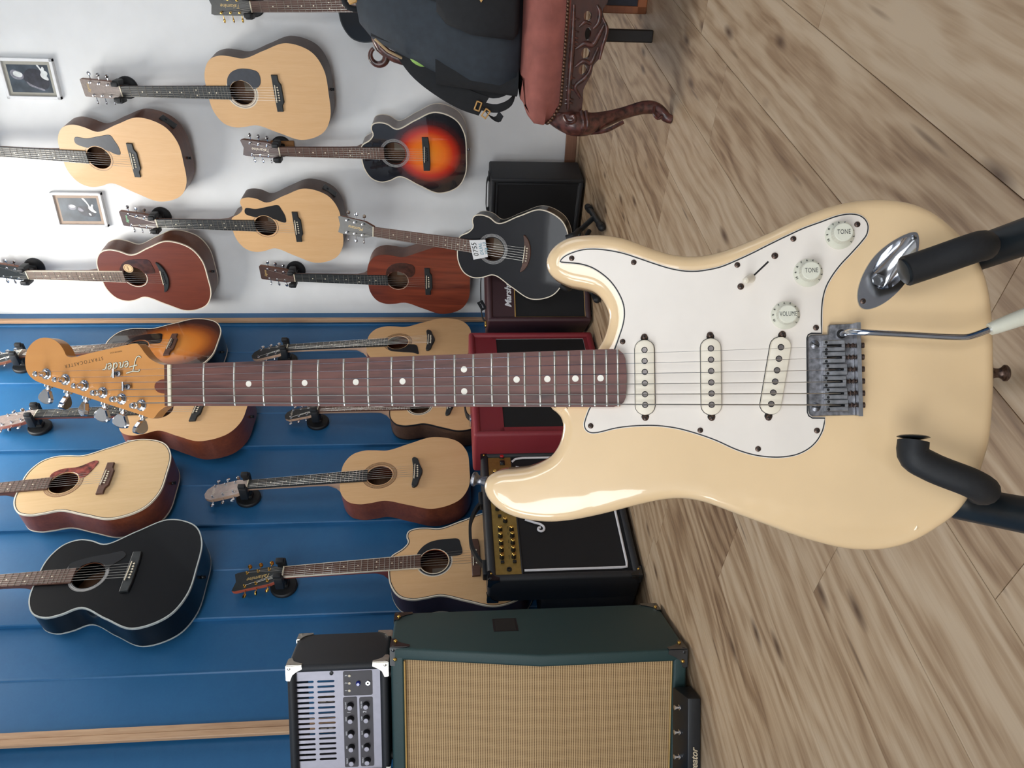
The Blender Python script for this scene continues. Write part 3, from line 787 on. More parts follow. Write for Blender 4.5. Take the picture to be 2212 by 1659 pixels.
hanger(m, .85, False, 'black wall hanger below the fingerboard of the electric guitar')
m = wall_frame(False, (537, 1048), (1014, 1012), .848)
acoustic('acoustic_guitar', 'plain natural dreadnought without pickguard, pointed black bridge and pale head', m, .498, .375, .262, .278, 0, .848, .348, .206, fb=M_EBONY, side=M_SAPELE, neck=M_NECKP, bridge='point', head='point', headm=pm('pale_head', (186, 168, 160), .45), rosette=RO_TAN, logo='Taylor', logom=M_CREAM, jack=1)
hanger(m, .848, False, 'black wall hanger holding the plain natural dreadnought with pale head')
m = wall_frame(False, (614, 1237), (940, 1212), .865, y_a=.865 - .347)
B_ = m
# the end of this one is hidden by amplifiers: placed from its nut and sound hole
A = on_blue(614, 1237, .105); Hh = on_blue(940, 1212, .135)
y_ = (A - Hh).normalized(); x_ = (BX - y_ * BX.dot(y_)).normalized()
m = frame(A - y_ * .865, x_, y_, x_.cross(y_))
acoustic('acoustic_guitar', 'natural cutaway guitar with gold pegs, red neck and black pickguard behind the gold panel amplifier', m, .505, .40, .285, .30, 1, .865, .347, .203, fb=M_ROSE, side=pm('dark_brown_side', (60, 32, 32), .3, coat=.6), neck=M_RED, binding=M_CREAM, purf=M_BLACKP, fbbind=M_CREAM, rosette=[(.001, .004, M_CREAM), (.004, .009, M_BLACKP), (.009, .0115, M_ROSG), (.0115, .0145, M_CREAM)], guard='big', guardm=M_BLACKP, bridge='bar', bridgem=M_ROSE, head='wave', headm=M_EBONY, tun=M_GOLD, logo='Takamine', logor=90)
hanger(m, .865, False, 'black wall hanger holding the gold pegged cutaway above the large grille cabinet')
# ================================================================ the cream electric guitar
_N = Vector((-.0012, -.35785, .80474))
_a = Vector((.0134, math.cos(math.radians(10)), -math.sin(math.radians(10)))).normalized()
_y = -_a; _x = (Vector((1, 0, 0)) - _y * _y.x).normalized(); _z = _x.cross(_y)
SM = frame(CAM + M3 @ _N, M3 @ _x, M3 @ _y, M3 @ _z)      # string plane frame: origin at the nut, y up the neck, z to the viewer
SMI = SM.inverted(); SR = SMI.to_3x3(); SO = SMI @ CAM
def S(px, py, z=0.0):
    r = SR @ ray(px, py); t = (z - SO.z) / r.z; p = SO + r * t
    return (p.x, p.y)
def SP(px, py, z=0.0): return Vector((*S(px, py, z), z))
ZB = -.0125         # face of the body
ZH = -.0130         # face of the head
M_CREAMB = pm('aged_cream_lacquer', (240, 208, 162), 0.25, var=0.02, scale=9, coat=1.0)
M_PG = pm('aged_white_plastic', (238, 229, 218), 0.32, var=0.012, scale=20)
M_PGB = pm('black_ply', (26, 26, 28), 0.5)
M_COVER = pm('parchment_cover', (238, 228, 208), 0.35, var=0.015)
M_KNOB = pm('mint_white_knob', (224, 222, 204), 0.35, var=0.02)
M_MAPLE = wood('amber_maple', (214, 152, 86), (202, 138, 74), 1, 90, 0.32, 0.5, 0.7)
M_FBR = wood('indian_rosewood', (114, 72, 64), (84, 54, 50), 1, 330, 0.5, 0.0, 2.0, (52, 34, 34), True, 0.09)
M_PEARL = pm('clay_dot', (240, 235, 222), 0.3, var=0.01)
M_STEEL = pm('worn_steel', (176, 178, 182), 0.28, 1.0, var=0.12, scale=120)
M_STEELD = pm('tarnished_steel', (128, 128, 132), 0.38, 1.0, var=0.22, scale=220)
M_POLE = pm('pole_piece', (120, 114, 112), 0.35, 1.0, var=0.1)
M_RUST = pm('rusty_screw', (92, 76, 68), 0.4, 0.85, var=0.3, scale=500)
M_DK = pm('dark_recess', (18, 16, 16), 0.7)
M_INK = pm('black_ink', (34, 36, 32), 0.6)
M_SILVERINK = pm('silver_ink', (226, 222, 200), 0.4, .2)

strat = thing('electric_guitar', 'cream double-cutaway electric guitar with white pickguard and maple head, nearest the viewer', 'guitar', SM)

BODY = [(1291.8,754),(1306.5,727.6),(1315,695),(1315,679),(1306.5,657),(1292,637),(1277,627.5),(1257.7,622.6),(1233,617.8),(1213.7,610.4),(1196.6,600.7),(1184.4,586),(1180.8,566.5),(1187,547),(1201.5,530),(1221,517.7),(1245.5,510.8),(1277,508),(1311,509),(1345.5,515),(1380,527),(1414,539.6),(1448,549.4),(1482,553.8),(1514,553),(1550.6,545.7),(1585,534.7),(1619,521),(1660.5,503),(1700,484),(1741,465),(1786,448.6),(1831,437.5),(1876.5,432),(1921.7,432.7),(1967,440.5),(2006,456),(2036,475.8),(2066,503),(2090.5,531.5),(2108.6,558.7),(2123.7,591.8),(2134,631),(2140,676),(2142.4,721),(2144,782),(2144,842),(2140,905),(2134,955.5),(2123.7,991.7),(2113,1025),(2096.5,1062.5),(2078.5,1091),(2054,1118),(2024,1142),(1988,1166.5),(1952,1183),(1915.7,1192),(1885.5,1194),(1855,1193),(1816,1187.6),(1771,1176),(1726,1162),(1680.6,1145),(1635,1127),(1596,1113),(1556,1096.8),(1515,1083),(1474.6,1077),(1434,1079),(1393,1087),(1352.6,1097),(1312,1107.7),(1271,1117),(1230.5,1124),(1190,1127),(1154.6,1124.5),(1116.6,1117),(1089.5,1106),(1067.8,1091),(1053,1072.4),(1046.7,1053.4),(1048.8,1040),(1057,1027.6),(1070.5,1019.5),(1089.5,1015),(1116.6,1013),(1143.7,1008.7),(1168,999),(1190,985.6),(1203.4,969),(1211.6,950),(1215.6,931),(1216,915),(1211.6,901.5),(1202,890.7),(1190,880),(1215,855),(1260,800)]
bo = spline([S(x, y, ZB - .011) for x, y in BODY], 420)
# forearm contour: the face falls away towards the bass-side edge
c0 = Vector(S(1300, 1085, ZB)); c1 = Vector(S(2060, 1092, ZB)); cdir = (c1 - c0).normalized(); cn = Vector((cdir.y, -cdir.x))
if cn.x > 0: cn = -cn
def drop(x, y):
    p = Vector((x, y)) - c0
    d = max(0.0, p.dot(cn)); along = p.dot(cdir) / (c1 - c0).length
    k = min(1, max(0, (along + .25) / .45)) * min(1, max(0, (1.35 - along) / .5))
    return k * .42 * d * d / (d + .022)
JA, JB = Vector(S(1979, 503, ZB)), Vector(S(1861, 665.7, ZB))
jd = (JA - JB).normalized(); jn = Vector((jd.y, -jd.x)); JC = (JA + JB) / 2; JL = (JA - JB).length
def jl(a, b):
    p = JC + jd * a + jn * b; return (p.x, p.y)
cup_n = 28
cup = []
for i in range(cup_n):
    t = 2 * PI * i / cup_n
    cup.append((JL * .10 + JL * .325 * math.copysign(abs(math.cos(t)) ** .8, math.cos(t)), .0125 * math.copysign(abs(math.sin(t)) ** .85, math.sin(t)) * (1.08 - .30 * max(0, math.cos(t)) )))
cup2 = [jl(a, b) for a, b in cup]
RR = .0115
rings = []
for k in range(7):
    t = PI / 2 * k / 6
    q = inset(bo, RR * (1 - math.sin(t)))
    rings.append([(x, y, ZB - drop(*bo[i]) - RR * (1 - math.cos(t))) for i, (x, y) in enumerate(q)])
for k in range(7):
    t = PI / 2 * k / 6
    q = inset(bo, RR * (1 - math.cos(t)))
    rings.append([(x, y, ZB - .0455 + RR * (1 - math.sin(t))) for (x, y) in q])
rim = layers(rings, False, True)
ti = inset(bo, RR)
def inside(p, poly):
    c = False; j = len(poly) - 1
    for i in range(len(poly)):
        if (poly[i][1] > p[1]) != (poly[j][1] > p[1]) and p[0] < (poly[j][0] - poly[i][0]) * (p[1] - poly[i][1]) / (poly[j][1] - poly[i][1]) + poly[i][0]: c = not c
        j = i
    return c
chk = inset(bo, RR + .004)
xs = [p[0] for p in bo]; ys = [p[1] for p in bo]
grid = []
gx = min(xs)
while gx < max(xs):
    gy = min(ys)
    while gy < max(ys):
        if inside((gx, gy), chk) and not inside((gx, gy), cup2): grid.append((gx, gy))
        gy += .0075
    gx += .0075
zmap = {}
def ztop(x, y):
    return ZB - drop(x, y)
tv, tf = fill(ti, [cup2], grid, ztop)
# the outline ring of the face takes the height of the rim
near = {(round(p[0], 5), round(p[1], 5)): rings[0][i][2] for i, p in enumerate(ti)}
tv = [(x, y, near.get((round(x, 5), round(y, 5)), z)) for x, y, z in tv]
bm = bmesh.new()
bv, bf = join((tv, tf), rim)
vs = [bm.verts.new(p) for p in bv]
for q in bf:
    try: bm.faces.new([vs[i] for i in q])
    except ValueError: pass
bmesh.ops.remove_doubles(bm, verts=bm.verts, dist=.00005)
bm.verts.ensure_lookup_table(); bm.verts.index_update()
bvf = ([tuple(v.co) for v in bm.verts], [tuple(v.index for v in f.verts) for f in bm.faces]); bm.free()
mesh('body', bvf, M_CREAMB, strat, None, 60)

# pickguard, three plies
PGO = [(1208.8,566.5),(1210,561.6),(1218.6,553),(1233,545.7),(1257.7,538.4),(1282,536.7),(1311,539),(1345.5,545.7),(1380,556.7),(1416,569),(1448,578.7),(1477,584),(1502,584.8),(1526,582),(1555.5,575.5),(1589.7,561.6),(1624,545.7),(1663,526),(1700,508),(1735,492),(1771,478.8),(1810,465),(1837,461),(1858,464.6),(1870.5,474),(1876.5,487.8),(1873.5,507.4),(1861.4,524),(1840,548),(1816,573.7),(1798,598),(1786,620),(1779.4,643),(1776.4,670),(1775.8,700)]
PGO2 = [(1782,915),(1778,931),(1765,954),(1747,970.6),(1722.8,982.6),(1695.6,988),(1665.5,988.7),(1629,984),(1592,973),(1544,951.7),(1503,937.4),(1462.7,926.5),(1422,921),(1389.5,920.5),(1354,922.7),(1327,926.8),(1303.8,932.7),(1287.5,936),(1274,935.4),(1264.4,928.7),(1261,917.8),(1263,907),(1271,885),(1273.4,880.4)]
PGO3 = [(1327,752.5),(1335.8,727.6),(1344.3,700.8),(1347.5,678.8),(1345.5,659),(1339.4,642),(1328.5,622.6),(1316,606.8),(1299,592),(1277,578.7),(1252.8,571.4),(1230.8,569),(1213.7,567.7)]
sA = spline(PGO3 + PGO, 230, False); sB = spline(PGO2, 130, False)
notch = [(1775.8,721),(1753,721.5),(1747,724),(1744.5,730),(1745.5,890),(1748,897),(1755,901.5),(1782.5,902)]
pgx = sA + notch + sB
pg2 = [S(x, y, ZB + .0015) for x, y in pgx]
if sum(pg2[i][0] * pg2[(i + 1) % len(pg2)][1] - pg2[(i + 1) % len(pg2)][0] * pg2[i][1] for i in range(len(pg2))) < 0: pg2 = pg2[::-1]
def plate(o2, z0, z1, holes=()):
    v, f = fill(o2, holes); v1 = [(x, y, z1) for x, y, _ in v]
    n = len(o2); b = len(v1)
    side = [(x, y, z1) for x, y in o2] + [(x, y, z0) for x, y in o2]
    return v1 + side, f + [(b + i, b + (i + 1) % n, b + n + (i + 1) % n, b + n + i) for i in range(n)]
pg = mesh('pickguard', plate(inset(pg2, .0013), ZB + .0012, ZB + .0021), M_PG, strat, None, 30)
mesh('black_ply', plate(inset(pg2, .0001), ZB + .0006, ZB + .0014), M_PGB, pg, None, 30)
mesh('lower_ply', plate(inset(pg2, -.0006), ZB - .0002, ZB + .0008), M_PG, pg, None, 30)
ZP = ZB + .0021

def screwmesh(r, h=.0014, slot=False):
    a = lathe([(r, 0), (r * .95, h * .45), (r * .55, h * .95), (.0002, h)], 14)
    if slot: c = box(-r * .85, r * .85, -r * .12, r * .12, h * .9, h * 1.08)
    else: c = join(box(-r * .55, r * .55, -r * .12, r * .12, h * .8, h * 1.15), box(-r * .12, r * .12, -r * .55, r * .55, h * .8, h * 1.15))
    return joinm((a, 0), (c, 1))
def screws(name, pts, r, parent, z, mats, h=.0014, slot=False):
    me = None
    for (x, y) in pts:
        q = S(x, y, z); mt = T((q[0], q[1], z)) @ RZ(random.random() * 90)
        if me is None: o = mesh(name, screwmesh(r, h, slot), mats, parent, mt); me = o.data
        else: link(name, me, mats, parent, mt)
screws('screw', [(1235,558),(1369,566.7),(1592.6,572.3),(1345,738),(1713.7,515.9),(1851.8,484.8),(1762.6,707.9),(1276,920),(1512.6,929.5),(1637.5,969.7),(1764.7,930)], .0027, pg, ZP, [M_RUST, M_DK])

# pickups
def pickup(poles, screwpts, wid):
    A, B2 = Vector(S(*poles[0], ZP + .005)), Vector(S(*poles[-1], ZP + .005))
    c = (A + B2) / 2; d = (A - B2).normalized(); half = (A - B2).length / 2
    ang = math.degrees(math.atan2(d.y, d.x))
    ln = half + .0095
    o2 = []
    w2 = wid / 2
    for s in (1, -1):
        for k in range(9):
            t = -PI / 2 + PI * k / 8
            o2.append((s * (ln - w2 * .92) + s * w2 * .92 * math.cos(t), s * w2 * math.sin(t)))
    m = T((c.x, c.y, ZP)) @ RZ(ang)
    cv = mesh('pickup_cover', xf(slab(o2, -.001, .0055, .0012, 3), m), M_COVER, strat)
    mesh('cover_gap', xf(ngon(inset(o2, -.0006), -.0005, .0003), m), M_DK, cv)
    me = None
    for p in poles:
        q = S(*p, ZP + .0058); mt = T((q[0], q[1], ZP + .005))
        if me is None: o = mesh('pole_piece', joinm((lathe([(.00245, 0), (.00245, .0006), (.0022, .0009), (.0001, .0009)], 14), 0), (annulus(0, 0, .0024, .00295, .0004, .00062, 14), 1)), [M_POLE, M_DK], cv, mt); me = o.data
        else: link('pole_piece', me, None, cv, mt)
    for p in screwpts:
        q = S(*p, ZP + .001)
        mesh('mount_screw', xf(screwmesh(.0031, .0022), T((q[0], q[1], ZP)) @ RZ(20)), [M_RUST, M_DK], cv)
    for s in (1, -1):
        mesh('mount_ear', xf(ngon(circ(s * (ln + .0018), 0, .0036, 16), -.0004, .0004), m), M_DK, cv)
c4 = lambda x, y: (1300 + x / 3.687, 690 + y / 3.687)
pickup([c4(340, 243), c4(341, 331), c4(342, 418), c4(343, 508), c4(344, 596), c4(345, 681)], [(1392, 727.4), (1394, 902.4)], .0182)
pickup([c4(869, 231), c4(870, 321), c4(871, 411), c4(872, 502), c4(874, 590), c4(875, 680)], [(1534, 723.6), (1537.6, 902.6)], .0182)
pickup([c4(1427, 221), c4(1411, 313), c4(1396, 405), c4(1381, 495), c4(1366, 583), c4(1350, 674)], [(1690.6, 721.7), (1660.5, 901.8)], .0182)

# knobs
def knob(px, py, txt):
    q = S(px, py, ZP + .002)
    prof = [(.0128, .0), (.0128, .0012), (.0092, .0058)]
    n = 48
    R = [[(r * math.cos(2 * PI * k / n), r * math.sin(2 * PI * k / n), z) for k in range(n)] for r, z in prof]
    for r, z in ((.0088, .0062), (.0081, .0155)):
        R.append([((r + (.0003 if k % 2 else 0)) * math.cos(2 * PI * k / n), (r + (.0003 if k % 2 else 0)) * math.sin(2 * PI * k / n), z) for k in range(n)])
    R.append([(.0074 * math.cos(2 * PI * k / n), .0074 * math.sin(2 * PI * k / n), .0162) for k in range(n)])
    kb = mesh('knob', layers(R), M_KNOB, strat, T((q[0], q[1], ZP)), 25)
    lettering('knob_lettering', txt, .0060, T((0, 0, .0163)) @ RZ(-90) @ Matrix.Diagonal((.60 if len(txt) > 4 else .66, 1, 1, 1)), M_INK, kb, thick=.00005, space=1.1)
    for i, d in enumerate('1 2 3 4 5 6 7 8 9 10'.split()):
        a = math.radians(-128 + i * 27)          # numbers run round the skirt
        p = Vector((.0110 * math.cos(a), .0110 * math.sin(a), .0036))
        lettering('number', d, .0029, T(p) @ RZ(math.degrees(a) - 90), M_INK, kb, thick=.0006)
knob(1697, 681, 'VOLUME'); knob(1746, 589, 'TONE'); knob(1814.7, 507.4, 'TONE')
# selector switch
a, b = Vector(S(1622, 601, ZP)), Vector(S(1660, 565, ZP)); d = (b - a).normalized(); L_ = (b - a).length
sw = mesh('switch_slot', xf(rbox(0, L_, -.0008, .0008, -.0004, .0003, .0002, 1), T((a.x, a.y, ZP)) @ RZ(math.degrees(math.atan2(d.y, d.x)))), M_DK, strat)
tip = SP(1610, 606, ZP + .016); root = Vector((a.x, a.y, ZP))
mesh('switch_tip', tube([root, root.lerp(tip, .4), tip, tip + (tip - root).normalized() * .0015], [.0042, .0038, .0028, .0012], 14), M_COVER, sw)
screws('screw', [(1673.6, 552.6), (1600, 619)], .0031, sw, ZP, [M_RUST, M_DK], .002)

# jack plate with its dished cup
jo = []
for i in range(64):
    t = 2 * PI * i / 64; c, s = math.cos(t), math.sin(t)
    jo.append(jl(JL / 2 * c, .0175 * s * (1 - .30 * max(0, c) ** 1.5 + .02) * (1 if abs(s) > .999 else abs(s) ** .12)))
v, f = fill(jo, [cup2])
n = len(jo)
jp = mesh('jack_plate', ([(x, y, ZB + .0014) for x, y, _ in v] + [(x, y, ZB + .0014) for x, y in jo] + [(x, y, ZB - .0002) for x, y in inset(jo, -.0005)], f + [(len(v) + i, len(v) + (i + 1) % n, len(v) + n + (i + 1) % n, len(v) + n + i) for i in range(n)]), M_CHROME, strat, None, 30)
rings = [[(x, y, ZB + .0014) for x, y in cup2]]
for k in range(1, 8):
    u = k / 7
    rr = []
    for a_, b_ in cup:
        rr.append((*jl(JL * -.16 * u + a_ * (1 - u * .86) + 0, b_ * (1 - u * .45)), ZB + .0014 - .017 * math.sin(u * PI / 2)))
    rings.append(rr)
mesh('jack_cup', layers(rings, False, True), M_CHROME, jp, None, 60)
q = jl(-JL * .10, 0)
mesh('jack_nut', xf(lathe([(.0058, 0), (.0058, .003), (.0034, .003), (.0034, -.004)], 6), T((q[0], q[1], ZB - .015)) @ RZ(10)), M_STEEL, jp, None, 20)
screws('screw', [(1974, 513)], .0026, jp, ZB + .0014, [M_STEEL, M_DK]); screws('screw', [(1864, 650.5)], .0026, jp, ZB + .0014, [M_RUST, M_DK])

# tremolo bridge
Zt = ZB + .003
def Q(x, y, z): return S(1720 + x / 4.484, 660 + y / 4.484, z)
po = [Q(*p, Zt + .002) for p in [(330,182),(560,176),(580,1062),(160,1072),(135,1055),(124,1020),(112,345),(120,305),(145,284),(312,280),(314,200)]]
tr = mesh('tremolo_bridge', slab(po if sum(po[i][0]*po[(i+1)%len(po)][1]-po[(i+1)%len(po)][0]*po[i][1] for i in range(len(po)))>0 else po[::-1], ZB + .0005, Zt + .0025, .0008, 1), M_STEELD, strat, None, 30)
a0, a1 = Q(546, 174, Zt), Q(572, 1066, Zt); b0, b1 = Q(586, 172, Zt), Q(610, 1066, Zt)
mesh('back_wall', ngon([a0, b0, b1, a1], ZB + .0005, Zt + .013), M_STEEL, tr, None, 20)
rows = [(335, 443, 262, 476), (447, 557, 262, 480), (563, 675, 277, 498), (680, 790, 262, 488), (795, 908, 280, 500), (910, 1025, 285, 508)]
STR_S = []
for i, (y0, y1, x0, x1) in enumerate(rows):
    pz = Zt + .010
    c = [Q(x0, y0 + 3, pz), Q(x1, y0 + 3, pz), Q(x1, y1 - 2, pz), Q(x0, y1 - 2, pz)]
    xL, xR = min(p[0] for p in c), max(p[0] for p in c); yB, yT = min(p[1] for p in c), max(p[1] for p in c)
    xm = (xL + xR) / 2
    sl0 = yB + (yT - yB) * .16; sl1 = yB + (yT - yB) * .83
    # block with an open slot for the string
    sd = mesh('saddle', join(rbox(xL, xm - .0011, yB, yT, Zt + .0028, pz, .0005, 1), rbox(xm + .0011, xR, yB, yT, Zt + .0028, pz, .0005, 1), box(xm - .0012, xm + .0012, yB + .0003, sl0, Zt + .003, pz - .0002), box(xm - .0012, xm + .0012, sl1, yT - .0003, Zt + .003, pz - .0012)), M_STEEL, tr, None, 30)
    mesh('slot', box(xm - .0011, xm + .0011, sl0, sl1, Zt + .003, Zt + .0045), M_DK, sd)
    for s in (-1, 1):
        mesh('grub_screw', xf(lathe([(.0013, 0), (.0013, .0004), (.0006, .0004), (.0005, .0001)], 8), T((xm + s * (xR - xL) * .33, yT - .0026, pz))), M_DK, sd)
    xq, yq = xm, yB
    yw = Q(590, 700, Zt)[1]
    mesh('intonation_screw', join(tube([(xm, yB + .001, Zt + .0062), (xm, yw - .002, Zt + .0062)], .0012, 8), tube([(xm, yw - .0022, Zt + .0062), (xm, yw - .0045, Zt + .0062)], .0026, 10)), M_RUST, sd)
    mesh('spring', join(*[annulus(0, 0, .0014, .0021, k * .0014, k * .0014 + .0006, 10) for k in range(0)]) if False else tube([(xm + .0022 * math.cos(t * 1.9), yB - .0004 - t * .00032, Zt + .0062 + .0022 * math.sin(t * 1.9)) for t in range(max(3, int((yB - yw) / .00032)))], .00035, 5), M_RUST, sd)
    STR_S.append((xm, sl1))
screws('pivot_screw', [(1760, 744.5), (1762.4, 879.5)], .0042, tr, Zt + .0026, [M_STEELD, M_DK], .0022, True)
hq = S(1818, 721.3, Zt + .003)
mesh('arm_hole', ngon(circ(hq[0], hq[1], .0042, 20), Zt + .002, Zt + .0028), M_DK, tr)
P = bend([SP(1817, 722, Zt + .001), SP(1824, 720.5, Zt + .012), SP(1838, 717, Zt + .022), SP(1862, 718, Zt + .027), SP(1960, 723, Zt + .029), SP(2070, 728.5, Zt + .031), SP(2092, 727.5, Zt + .0315), SP(2142, 710, Zt + .032)], 60)
ar = mesh('tremolo_arm', tube(P, .0028, 12), M_CHROME, strat)
P = [SP(2138, 711.5, Zt + .032), SP(2150, 707, Zt + .032), SP(2188, 693, Zt + .032), SP(2230, 678, Zt + .031), SP(2260, 668, Zt + .030), SP(2266, 666, Zt + .030)]
mesh('arm_tip', tube(P, [.0052, .0058, .0066, .0072, .0065, .003], 16), M_KNOB, ar)

# neck, fingerboard, head
fe = S(1352, 816, 0)[1]
f0 = S(361, 787, 0)[0]; f1 = S(361, 877, 0)[0]; f2 = S(1352, 752.5, 0)[0]; f3 = S(1352, 879.5, 0)[0]
fy0 = S(361, 832, 0)[1]
def fx(y, r): u = (fy0 - y) / (fy0 - fe); return (f0 + (f2 - f0) * u) if r else (f1 + (f3 - f1) * u)
def fpt(y, k):
    l_, r_ = fx(y, 0), fx(y, 1); x = l_ + (r_ - l_) * k; h = (k - .5) * (r_ - l_); return (x, y, -h * h / (2 * .24))
KS = [0, .12, .25, .375, .5, .625, .75, .88, 1]
R = []
for y, tr_ in [(fy0, 0), (fy0 - .1, 0), (fy0 - .2, 0), (fy0 - .3, 0), (fy0 - .4, 0), (fe + .012, 0), (fe + .006, .03), (fe + .0025, .08), (fe + .0005, .17)]:
    top = [fpt(y - (.0012 * (1 - (2 * k - 1) ** 2) if y < fe + .01 else 0), tr_ + (1 - 2 * tr_) * k) for k in KS]
    R.append([(top[0][0], y, -.0075)] + top + [(top[-1][0], y, -.0075)])
fbd = mesh('fingerboard', layers(R), M_FBR, strat, None, 30)
sc_ = 0.648
nuty = S(371, 832, 0)[1]
fr = [nuty - sc_ * (1 - 2 ** (-i / 12)) for i in range(23)]
# fret places read from the photograph
fpx = {7: 795, 8: 845.8, 9: 893.3, 10: 939, 11: 982, 12: 1022.8, 13: 1062.2, 14: 1098.4, 15: 1133.4, 16: 1166.3, 17: 1198.5, 18: 1229, 19: 1256.8, 20: 1284.3, 21: 1310.4, 22: 1334.8}
for i in fpx: fr[i] = S(fpx[i], 820, 0)[1]
k7 = (nuty - fr[7]) / (sc_ * (1 - 2 ** (-7 / 12)))
for i in range(1, 7): fr[i] = nuty - k7 * sc_ * (1 - 2 ** (-i / 12))
for i in range(1, 23):
    y = fr[i]; pr = [(-.0012, .0), (-.0008, .0009), (0, .0012), (.0008, .0009), (.0012, 0)]
    R = []
    for k in [.012] + KS[1:-1] + [.988]:
        x, yy, z = fpt(y, k); edge = 0.15 if k in (.012, .988) else 1
        R.append([(x, yy + a_, z + h * edge) for a_, h in pr])
    mesh('fret', layers(R), M_FRET, fbd, None, 50)
for i in (3, 5, 7, 9, 12, 15, 17, 19, 21):
    y = (fr[i] + fr[i - 1]) / 2
    for k in ((.24, .76) if i == 12 else (.5,)):
        if i == 12: k = .5 + (k - .5) * .80
        x, yy, z = fpt(y, k)
        mesh('inlay_dot', ngon(circ(x, yy, .0031, 20), z - .001, z + .00015), M_PEARL, fbd)
R = []
for y, dz, ins_ in ((fy0 + .004, .0205, 0), (fy0 - .03, .0205, 0), (fy0 - .2, .0215, 0), (fy0 - .34, .0235, 0), (fy0 - .385, .030, .0), (fy0 - .40, .034, 0), (fe + .006, .034, .0)):
    l_, r_ = fx(y, 0) + .0004, fx(y, 1) - .0004; c = (l_ + r_) / 2; w_ = (r_ - l_) / 2
    R.append([(r_, y, -.0072), (c + w_ * .93, y, -.006 - (dz - .006) * .45), (c + w_ * .6, y, -.006 - (dz - .006) * .88), (c, y, -dz), (c - w_ * .6, y, -.006 - (dz - .006) * .88), (c - w_ * .93, y, -.006 - (dz - .006) * .45), (l_, y, -.0072)])
mesh('neck', layers(R), M_MAPLE, strat)
HP = [(353.7,788.6),(337.4,783),(323,774),(312,761.5),(303,748.8),(297,742.5),(292,742),(265,747),(229,755),(192.7,763.3),(162,770.9),(151,771.8),(143,767.8),(139.4,759.7),(133,748.8),(124,738.9),(111.4,732),(98.7,729.5),(84.2,731.6),(69.8,740.7),(59.8,754),(55,770.5),(54.4,785),(57,799.5),(62.5,810),(71.6,819),(84.2,825.7),(156.6,848),(229,871.8),(301,895),(326,903.5),(332,903.5),(337,897),(344.6,888),(355.5,879.5),(362,877),(362,832),(362,788)]
ho = [S(x, y, ZH) for x, y in HP]
hs = spline(ho[:35], 170, False) + ho[35:]
if sum(hs[i][0] * hs[(i + 1) % len(hs)][1] - hs[(i + 1) % len(hs)][0] * hs[i][1] for i in range(len(hs))) < 0: hs = hs[::-1]
v, f = fill(hs); n = len(hs); b = len(v)
hv = [(x, y, ZH) for x, y, _ in v] + [(x, y, ZH) for x, y in hs] + [(x, y, ZH - .0145) for x, y in hs] + [(x, y, ZH - .0145) for x, y, _ in v]
hf = f + [(b + i, b + (i + 1) % n, b + n + (i + 1) % n, b + n + i) for i in range(n)] + [tuple(i + b + 2 * n for i in q)[::-1] for q in f]
head = mesh('headstock', (hv, hf), M_MAPLE, strat, None, 30)
# sloped shoulder between head face and fingerboard, end grain of the fingerboard and the truss rod plug
y0 = S(355, 832, -.006)[1]; y1 = fy0
mesh('fingerboard_end', layers([[(fx(y1, 0), y, -.0125), (fx(y1, 1), y, -.0125), (fx(y1, 1), y, z), (fx(y1, 0), y, z)] for y, z in ((y0, -.006), (y1, -.0006))]), M_FBR, strat, None, 20)
c = S(347, 835, ZH); mesh('truss_plug', slab([(c[0] + .0075 * math.sin(t), c[1] - .004 + .011 * math.cos(t)) for t in [k * 2 * PI / 20 for k in range(20)]], ZH - .0005, ZH + .0012, .0005, 1), wood('plug_walnut', (128, 66, 48), (100, 48, 36), 1, 200), head)
nu = S(367, 787.5, .001)[0], S(367, 877, .001)[0]
mesh('nut', rbox(nu[1], nu[0], nuty, S(363.5, 832, 0)[1], -.004, .0018, .0005, 2), M_BONE, strat)
hc = lambda x, y: (30 + x / 5.53, 700 + y / 5.53)
posts = [(390, 597), (617, 663), (840, 737), (1063, 820), (1290, 895), (1525, 970)]
btns = [(395, 835), (630, 890), (850, 970), (1070, 1055), (1290, 1125), (1525, 1195)]
brot = [15, 75, 35, 10, 10, 90]
tops = [(288, 590), (512, 665), (742, 737), (982, 815), (1217, 890), (1447, 970)]
ytop, ybot = [796.2, 810.7, 825.1, 840, 855.2, 870], None
RAD = [.00016, .0002, .00028, .00036, .00046, .00058]
e0 = Vector(S(84, 825.7, ZH)); e1 = Vector(S(301, 895, ZH)); ed = (e1 - e0).normalized(); en = Vector((ed.y, -ed.x))
if en.x > 0: en = -en
PEGS = []
